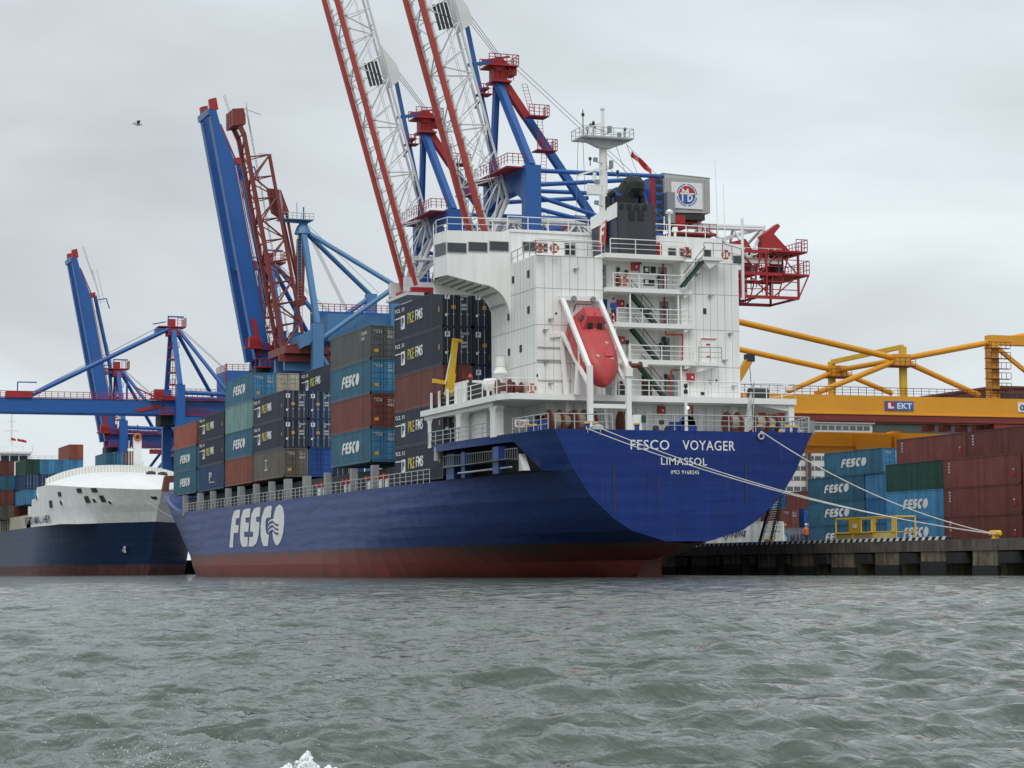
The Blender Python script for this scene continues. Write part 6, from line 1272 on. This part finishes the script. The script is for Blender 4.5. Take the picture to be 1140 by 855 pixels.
# light blue crane with the red lattice boom
def red_crane(Y0):
    t = thing('ship_to_shore_crane', (18, Y0, QZ), 'light blue crane with raised oxide red lattice boom between blue and white ones', 'harbour crane', GR); A, B = Y0-6, Y0+6; LX = 29.6
    for x, top in ((18, 35.5), (LX, 41.6)):
        for y in (A, B): m = MB(); m.box((x-.8, y-.6, QZ+2), (x+.8, y+.6, top)); part('leg', m, LBLUE, t)
        m = MB(); m.box((x-.5, A-2, QZ+1.1), (x+.5, B+2, QZ+2)); part('sill_beam', m, LBLUE, t)
        for y in (A-1, B+1): m = MB(); m.box((x-.35, y-1.2, QZ+.05), (x+.35, y+1.2, QZ+1.09)); part('bogie', m, DARK, t)
    m = MB(); m.box((17.3, A+.61, 32.6), (18.7, B-.61, 34.6)); m.prism([(15.4, A-.3, 31.8), (18, A-.3, 33.4), (18, A-.3, 35.3), (15.4, A-.3, 33.6)], (0, .9, 0)); part('cross_beam', m, LBLUE, t)
    for y in (A, B):
        m = MB(); m.tube((18.4, y, 50 if False else 33.2), (LX, y, 41.2), .36, 8); m.tube((18.5, y, 31.0), (22, y, 26), .36, 8); part('portal_brace', m, LBLUE, t)
        m = MB(); m.tube((17.6, Y0, 49.8), (LX, y, 41.4), .36, 8); part('back_stay', m, LBLUE, t)
        m = MB(); m.beam((17.4, Y0+(.5 if y > Y0 else -.5), 49.6), (18, y, 35.5), .75, .75); part('mast_leg', m, LBLUE, t)
    m = MB(); m.lathe([(1.3, 0), (1.0, .9), (.5, 1.6)], (17.5, Y0, 49.2), n=8); m.beam((13.6, Y0-.6, 51.0), (18.2, Y0, 50.9), .5, .35); m.box((13.8, Y0-1.2, 51.1), (18.8, Y0+1.2, 51.25)); m.tube((17.6, Y0, 51), (17.6, Y0, 53.2), .12, 6); m.tube((16.6, Y0, 51), (16.6, Y0, 53.8), .05, 4); part('mast_head', m, LBLUE, t)
    m = MB(); rail(m, [(13.8, Y0-1.2, 51.2), (18.8, Y0-1.2, 51.2)], .9, .6, 2, .04); ladder(m, (16.6, Y0-2, 36), (16.8, Y0-.6, 49.5), .6, (1, 0, 0), .04, .5); part('mast_ladder', m, LGREY, t)
    hx, hz = 14.1, 31.5; tip = Vector((7.9, 0, 64.0)); d = tip-Vector((hx, 0, hz)); ln = d.length; dn = d.normalized(); nrm = Vector((dn.z, 0, -dn.x)); P_ = lambda s, y, h=0: tuple(Vector((hx, Y0+y, hz))+dn*s+nrm*h)
    for y in (-2.6, .9): m = MB(); m.beam(P_(0, y), P_(ln-1, y), .55, .55, (0, 1, 0)); part('boom_chord', m, DRED, t)
    for y in (-2.0,): m = MB(); m.beam(P_(1, y, 3.3), P_(ln-4.5, y, 3.3), .42, .42, (0, 1, 0)); part('boom_chord', m, DRED, t)
    m = MB(); lattice(m, (P_(1, -2.6, .3), P_(ln-4.5, -2.6, .3)), (P_(1, -2.0, 3.3), P_(ln-4.5, -2.0, 3.3)), 9, .14); lattice(m, (P_(0, -2.6, .1), P_(ln-1, -2.6, .1)), (P_(0, .9, .1), P_(ln-1, .9, .1)), 12, .14); lattice(m, (P_(1, .9, .3), P_(ln-4.5, .9, .3)), (P_(1, -2.0, 3.3), P_(ln-4.5, -2.0, 3.3)), 9, .1); part('boom_lattice', m, DRED, t)
    m = MB()
    for y in (-2.6, .9): m.beam(P_(ln-1.4, y), P_(ln+.6, y, -.5), .6, .6, (0, 1, 0))
    for k in range(3): m.prism([P_(ln+a, -3.1+k*1.6, b_) for a, b_ in ((.2, -1.5), (2.6, -1.1), (2.5, .5), (1.5, .6), (.2, .4))], (0, 1.1, 0))
    part('boom_tip_buffer', m, DRED, t)
    m = MB(); ladder(m, P_(2, -.5, 1.6), P_(ln+3, -.5, 1.6), .6, (0, 1, 0), .04, .6); m.tube(P_(ln-1, -1, 1.4), P_(ln+3.6, -1, 1.6), .05, 4); m.tube(P_(ln+2.8, -1, 1.0), P_(ln+1.6, -1, 3.4), .05, 4); m.tube(P_(ln-4, -1, 2.0), P_(ln-4.3, -1, 4.0), .05, 4); rail(m, [P_(20, -2, 3.6), P_(22, -2, 3.6)], 1.4, .6, 3, .04); part('boom_walkway', m, LGREY, t)
    m = MB(); m.prism([P_(s, -.8, h) for s, h in ((20.5, 2.6), (24, 2.6), (23.5, 4.4), (20.2, 5.0), (19.6, 3.6))], (0, 1.2, 0)); m.beam(P_(20.3, 0, 4.8), P_(6.5, 0, 4.8), .35, .35); m.beam(P_(20.3, 1, 4.4), P_(7, 1, 4.9), .3, .3); m.beam((17.4, Y0-1, 48.6), (17.0, Y0-1.6, 38.6), .35, .35); m.beam((17.0, Y0+1, 48.6), (16.6, Y0+.6, 38.6), .3, .3); m.lathe([(.6, -.4), (.6, .4)], (16.3, Y0-1.5, 38.8), 'Y', 10); m.beam((16.0, Y0-1.6, 38.4), (17.5, Y0-1.5, 39.8), .4, .6)
    part('tie_bar', m, DRED, t)
    m = MB(); m.box((13.6, A+1, 31.3), (20, B-1, 32.4)); m.box((13, A+2, 30.2), (24, A+2.8, 31.2)); part('hinge_frame', m, DRED, t)
    m = MB(); m.box((20, Y0-4.5, 33.2), (32.5, Y0+1, 37.2)); m.m = 1; m.box((19.9, Y0+1.1, 33.3), (32.4, Y0+4.8, 38.2)); m.m = 0
    for x in (21.5, 24, 26.5): m.box((x, Y0-4.6, 33.6), (x+1.2, Y0-4.5, 35.6))
    ho = part('machinery_house', m, [LBLUE, CBLUE], t)
    m = MB(); rail(m, [(19.9, Y0+4.7, 38.2), (19.9, Y0+1.2, 38.2), (32.4, Y0+1.2, 38.2)], 1.1, .9, 3, .05); m.build('roof_rail', CRED, ho)
    m = MB(); m.box((14, Y0-3, 29.0), (34, Y0-2.2, 31)); m.box((14, Y0+2.2, 29.0), (34, Y0+3, 31)); part('fixed_girder', m, LBLUE, t)
    m = MB()
    for y in (-.6, 0, .6): m.tube((17.8, Y0+y, 50.6), (24, Y0+y, 38.4), .035, 4)
    m.tube((18, Y0, 50.8), (29, Y0, 41), .03, 4); part('hoist_cable', m, CABLE, t)
    return t
red_crane(167)
# ------------------------------------------------------------------ neighbouring ship, bow towards us
XC = .5
ls = thing('container_ship', (XC, 200, 0), 'white and dark blue container ship moored ahead with its bow facing us', 'ship')
LZ = [-2, 0, 1.6, 3, 5, 8, 9.5, 11, 12.6, 14.4]
def lhalf(Y, Z):
    Ys = interp(Z, [-2, 0, 4, 8, 11, 14.5], [195, 194, 191.5, 188.5, 186, 184]); p = interp(Z, [-2, 0, 4, 8, 11, 14.5], [1.6, 1.7, 2, 2.4, 2.8, 3.2]); t = (Y-Ys)/(230-Ys)
    return 0 if t <= 0 else 12.5*(1-(1-min(t, 1))**p)
def lrow(Z, y1=340.0):
    Ys = interp(Z, [-2, 0, 4, 8, 11, 14.5], [195, 194, 191.5, 188.5, 186, 184]); r_ = []
    for i in range(31): Y = Ys+(230-Ys)*(i/30)**1.7; r_.append((lhalf(Y, Z), Y))
    for Y in (236, 250, 280, 310, y1): r_.append((12.5, Y))
    return r_
LR = [lrow(z) for z in LZ]
def drop(Y): return 1.7*min(1, max(0, (214-Y)/28))
def lz(j, Y): return LZ[j]-drop(Y)*{9: 1, 8: .6, 7: .25}.get(j, 0)
def lpan(j0, j1, name, mat, ymax=None):
    m = MB()
    for s in (-1, 1):
        for i in range(len(LR[0])-1):
            for j in range(j0, j1):
                if ymax and LR[j][i+1][1] > ymax[j-j0]: continue
                a, b_, c_, d = [(XC+s*LR[jj][ii][0], LR[jj][ii][1], lz(jj, LR[jj][ii][1])) for ii, jj in ((i, j), (i+1, j), (i+1, j+1), (i, j+1))]
                m.quad(*((a, d, c_, b_) if s > 0 else (a, b_, c_, d)))
    return m.build(name, mat, ls, smooth=True)
BOOT2 = paint('rusty boot paint', (.10, .035, .028), .7, .3, .6, .5, streak=.4)
lpan(0, 2, 'boot_topping', BOOT2); lpan(2, 5, 'hull', LHULL)
lpan(5, 9, 'forecastle_hull', paint('weathered white hull', (.82, .825, .80), .6, .05, .16, .3, streak=.10), (236, 231, 231, 227))
m = MB(); m.quad((XC-12.5, 231, 8), (XC-12.5, 240, 8), (XC-12.5, 231, 9.6)); m.quad((XC-12.4, 200, 7.9), (XC+12.4, 200, 7.9), (XC+12.4, 340, 7.9), (XC-12.4, 340, 7.9)); m.box((XC-12.4, 230.5, 7.9), (XC+12.4, 231, 12)); m.build('deck', LGREY, ls)
# turtle deck
rows = []
YT = [184+34*(k/14)**1.3 for k in range(15)]
for Y in YT:
    h = max(lhalf(Y, 14.4), .02); f = ((Y-184)/34)**.75
    rows.append([(XC+h*u_, Y, 14.42-drop(Y)+(2.3*f+drop(Y)*min(1, (Y-184)/9))*(1-abs(u_)**2.6)) for u_ in [k/10-1 for k in range(21)]])
m = MB(); m.grid(rows); m.build('turtle_deck', paint('clean white deck', (.82, .83, .80), .45, .04), ls, smooth=True)
m = MB(); n = 46; top = []
def bw(u_): # breakwater plan: curved, bottom follows turtle deck
    y = 218+0*u_; return y
for k in range(n+1):
    u_ = k/n*2-1; x = XC+11.9*u_; zb = 14.4+2.3*(1-abs(u_)**2.6)-.15; zt = zb+1.35; top.append(((x, 217.9+1.8*u_*u_*0, zb), (x, 218.3, zt)))
m.grid([[a for a, _ in top], [b_ for _, b_ in top]][::-1]); m.grid([[(a[0], a[1]+.6, a[2]) for a, _ in top], [(b_[0], b_[1]+.25, b_[2]) for _, b_ in top]])
m.m = 1
for a, b_ in top: m.beam((a[0], a[1]-.03, a[2]), (b_[0], b_[1]-.05, b_[2]), .1, .3, (1, 0, 0))
m.build('breakwater', [WHITE2, paint('ribbed steel white', (.62, .61, .56), .6, .1)], ls)
m = MB(); mx, mz = (3.47, 219.00, 18.35)[0], 16.2; m.box((mx-.6, 218.6, mz), (mx+.6, 219.8, 22.6)); m.tube((mx-1.4, 219, 17), (mx-1.4, 219, 22), .06, 5); m.tube((mx-1.0, 219, 17), (mx-1.0, 219, 21), .06, 5)
fm = m.build('foremast', WHITE2, ls); m = MB(); m.torus((mx-.1, 218.5, 22.5), .5, .2, 'Y'); m.m = 1; m.lathe([(.3, -.1), (.3, .1)], (mx-.1, 218.5, 22.5), 'Y', 10); m.tube((mx, 219, 22.6), (mx, 219, 24.6), .09, 5); m.build('mast_lamp', [paint('lamp orange', (.5, .12, .03), .5), DARK], fm)
def onh_(Y, Z): return lhalf(Y, Z+drop(Y)*interp(Z, [8, 11, 12.6, 14.4], [0, .25, .6, 1]))
def onhull(p, w, h, mat=DARK, nm='fairlead', rnd=False, ring=True):
    e = .15; Y, Z = p[1], p[2]; dx = -(onh_(Y+e, Z)-onh_(Y-e, Z))/(2*e); t_ = Vector((dx, 1, 0)).normalized(); dz = -(onh_(Y, Z+e)-onh_(Y, Z-e))/(2*e); u_ = Vector((dz, 0, 1)).normalized(); n_ = u_.cross(t_)
    if n_.x > 0: n_ = -n_
    c_ = Vector((XC-onh_(Y, Z), Y, Z))+n_*.04; m = MB()
    def shape(w_, h_, off, dep):
        pts = [c_+t_*math.cos(a)*w_/2+u_*math.sin(a)*h_/2+n_*off for a in [2*math.pi*k/16 for k in range(16)]] if rnd else [c_+t_*a*w_/2+u_*b_*h_/2+n_*off for a, b_ in ((-1, -1), (1, -1), (1, 1), (-1, 1))]
        m.prism(pts, -n_*dep)
    if ring: m.m = 1; shape(w*1.25, h*1.2, .06, .3)
    m.m = 0; shape(w, h, .10, .3); m.build(nm, [mat, WHITE2], ls)
for p, w, h, r_ in (((-10.65, 208.63, 12.78), 1.2, .7, 0), ((-8.70, 200.91, 13.08), 1.5, .7, 0), ((-7.01, 196.67, 13.01), 1.5, .7, 0), ((-10.39, 208.48, 11.44), .9, .8, 1), ((-11.27, 213.73, 11.38), 1.4, 1.1, 0), ((-7.74, 199.54, 11.66), 1.2, 1.1, 0), ((-6.94, 197.78, 11.47), .8, .7, 1), ((-6.01, 195.68, 11.68), 1.1, 1.1, 0), ((-5.13, 194.43, 11.09), .6, .6, 1), ((-11.97, 224.11, 12.72), 1.2, .9, 1), ((0.15, 186.14, 11.59), 1.2, .8, 1)): onhull(p, w, h, DARK, 'fairlead', bool(r_), bool(r_))
m = MB()
for x, z in (((0.02, 190.00, 13.41)[0], 14.9),): pass
for p in ((0.81, 194.00, 13.50), (2.61, 194.00, 13.58)):
    nn = Vector((-.15, -.6, .78)).normalized(); a_ = nn.cross(Vector((0, 0, 1))).normalized(); b_ = a_.cross(nn); f_ = (10/34)**.75; hh = lhalf(194, 14.4); uu = (p[0]-XC)/hh
    c_ = Vector((p[0], 194, 14.42-drop(194)+(2.3*f_+drop(194))*(1-abs(uu)**2.6)))
    m.prism([c_+a_*math.cos(t_)*.75-b_*math.sin(t_)*.55+nn*.25 for t_ in [2*math.pi*k/16 for k in range(16)]], -nn*.5)
m.build('fairlead', DARK, ls)
def anchor(p):
    m = MB(); x = XC-lhalf(p[1], p[2])-.15; m.beam((x, p[1]-1, p[2]+.3), (x, p[1]+1.2, p[2]-.4), .3, .25); m.beam((x, p[1]-.9, p[2]-.5), (x, p[1]-.6, p[2]+.5), .3, .25); m.build('anchor', [LGREY], ls)
anchor((-2.60, 196.76, 3.89))
m = MB(); a = (-12.00, 236.59, 9.18); c_ = (-11.08, 214.83, 9.12); yy = [a[1]+(c_[1]-a[1])*k for k in (0, .38, .43, 1)]; hx_ = [XC-lhalf(y_, 9.6)-.16 for y_ in yy]
for wd, i0 in (('FESCO', 0), ('AMALTHEA', 2)): put_text(m, wd, (hx_[i0], yy[i0], a[2]-.7), (hx_[i0+1]-hx_[i0], yy[i0+1]-yy[i0], c_[2]-a[2] if 0 else 0), (0, 0, 1.2), 0, .01); m.build('name_lettering', LETN, ls)
# long side rail and stanchions further aft
y = 238
while y < 340: m = MB(); m.box((XC-12.4, y, 7.9), (XC-11.8, y+.9, 10.2)); m.build('lashing_post', paint('cream steel', (.45, .42, .33), .6), ls); y += 3.2
m = MB(); m.box((XC-10.5, 236, 7.91), (XC+10.5, 338, 10.1)); m.build('hatch_coaming', DARK, ls)
# accommodation
m = MB(); y = 338; m.box((-16, y, 8), (3.0, y+9, 25.9)); m.box((3.0, y, 8), (13.5, y+5, 24.3)); m.box((-16.4, y-.4, 25.9), (3.2, y+9, 26.3)); ac = m.build('accommodation', WHITE2, ls)
m = MB(); 
for k in range(9): m.box((-15+k*1.95, 337.9, 24.3), (-13.3+k*1.95, 337.97, 25.5))
m.build('bridge_windows', GLASS, ac)
m = MB(); rail(m, [(3.2, 338, 24.4), (13.4, 338, 24.4)], 1.1, 1.4, 3, .06); m.build('bridge_rail', WHITE2, ac)
m = MB(); px_ = (-0.60, 342.00, 34.90); m.tube((px_[0], 342, 26.2), (px_[0], 342, px_[2]), .28, 8, .12); 
for z, w in ((29, 2.0), (31, 3.0), (33, 1.6), (27.6, 3.4)): m.box((px_[0]-w/2, 341.9, z), (px_[0]+w/2, 342.1, z+.16))
for dx in (-3, -1.5, 2.5, 4.5): m.tube((px_[0]+dx, 342, 26.2), (px_[0]+dx, 342, 27.8), .16, 6)
m.lathe([(.1, 0), (.5, .5), (.1, 1)], (px_[0]-2.6, 342, 27), n=8); m.build('radar_mast', WHITE2, ac)
m = MB()
for x, z in ((15, 488), (22, 489), (27, 490)): pass
for p in ((-0.29, 341.00, 29.38), (1.06, 341.00, 29.20), (2.02, 341.00, 29.02)): m.quad((p[0]-.5, 341, p[2]+.2), (p[0]+.5, 341.1, p[2]-.1), (p[0]+.5, 341, p[2]-.6), (p[0]-.5, 341.1, p[2]-.4))
m.build('signal_flags', RED, ac)
G3 = 'containers stacked on the ship ahead'
LX0 = (-11.19, 244.00, 17.08)[0]
def lcol(i, tiers, y0, nm, z0=10.2):
    for k, c in enumerate(tiers):
        if c: container(LX0+1.22+i*2.5, y0+6.1, z0+k*2.62, 12.19, 2.6, c, '', '', '%s container, %s in %s on the white-bowed ship' % (CD[c], W4[min(k, 3)] if k < 4 else 'uppermost', nm), G3)
lcol(0, ['sky', 'navyb', 'green', None][:3], 244, 'the left near column', 12.2); lcol(1, ['blue', 'navyb', 'sky'], 244, 'the second near column', 12.2); lcol(2, ['blue', 'sky', 'sky'], 244, 'the third near column', 12.2); lcol(3, ['blue', 'blue', 'sky', 'rust'], 244, 'the fourth near column', 12.2)
lcol(-2, ['navyb', 'sky', 'sky', 'red'], 257.5, 'the outermost far column', 9.9); lcol(-1, ['bgrey', 'brown', 'teal', 'brown'], 257.5, 'the second far column', 9.9)
lcol(0, ['brown', 'navyb', 'blue'], 257.5, 'the third far column', 9.9)
# brown bracket beside our bow (folded lashing frame on our forecastle)
m = MB(); pts = [(-6.27, 150.00, 11.16), (-5.92, 150.00, 13.19), (-5.32, 150.00, 13.25), (-4.71, 150.00, 13.26), (-4.71, 150.00, 12.36), (-5.31, 150.00, 12.36), (-5.43, 150.00, 11.16)]
m.prism(pts, (0, 1, 0)); m.build('forecastle_bracket', OXID, ship)
# ------------------------------------------------------------------ gull, spray
g = thing('gull', (-45.82, -40.00, 20.85), 'small gull flying in the sky left of the raised blue boom', 'bird')
o = g.location; s = .28; m = MB()
V = lambda x, y, z: (o.x+x*s, o.y+y*s, o.z+z*s)
m.lathe([(.01, -.75), (.12, -.45), (.2, -.05), (.16, .3), (.1, .45), (.12, .55), (.02, .78)], (0, 0, 0), 'X', 8); m.v = [(o.x+a*s, o.y+b_*s, o.z+c_*s) for a, b_, c_ in m.v]; m.build('body', LGREY, g)
for sg in (-1, 1):
    m = MB(); m.quad(V(.3, sg*.05, .08), V(-.2, sg*.05, .08), V(-.3, sg*.8, .5), V(.25, sg*.8, .55)); m.quad(V(.25, sg*.8, .55), V(-.3, sg*.8, .5), V(-.9, sg*1.7, .25)); m.build('wing', GREYD, g)
fo = thing('wave_foam', (0, 0, 0), '', '')
bpy.data.objects.remove(fo)
FOAM = paint('white foam', (.85, .88, .88), .6, .05); rng = random.Random(5); m = MB()
c0 = Vector((-61.92, -128.48, 0.02)); rv = Vector((rt.x, rt.y, 0)).normalized(); fv = Vector((fw.x, fw.y, 0)).normalized()
for k in range(2600):
    a = rng.gauss(0, .10); d_ = rng.gauss(0, .09); h = max(0, .085*math.exp(-(a/.085)**2)*(.55+.45*math.sin(a*70+1))*rng.random()**.5)+.008*rng.random(); r_ = rng.uniform(.003, .011); q_ = c0+rv*a+fv*d_
    m.lathe([(r_*.3, -r_*.9), (r_, 0), (r_*.3, r_*.9)], (q_.x, q_.y, h), 'Z', 6)
m.build('wave_foam', FOAM, smooth=True)['kind'] = 'stuff'
m = MB()
for k in range(420):
    if rng.random() < .6: x_, y_ = rng.gauss(170, 35), rng.gauss(842, 14)
    else: x_, y_ = rng.uniform(0, 420), rng.gauss(815, 40)
    d_ = rng.uniform(6, 9); dirv = fw+rt*((x_-570)/2420)-up*((y_-427.5)/2420); q_ = CAM+dirv*d_; r_ = rng.uniform(.0008, .0024)
    if q_.z < .05: q_ = CAM+dirv*(d_*.75)
    m.lathe([(r_*.3, -r_*.8), (r_, 0), (r_*.3, r_*.8)], tuple(q_), 'Z', 5)
m.build('spray_droplets', FOAM, smooth=True)['kind'] = 'stuff'
print('objects', len(bpy.data.objects), 'polys', sum(len(o.data.polygons) for o in bpy.data.objects if o.type == 'MESH'))
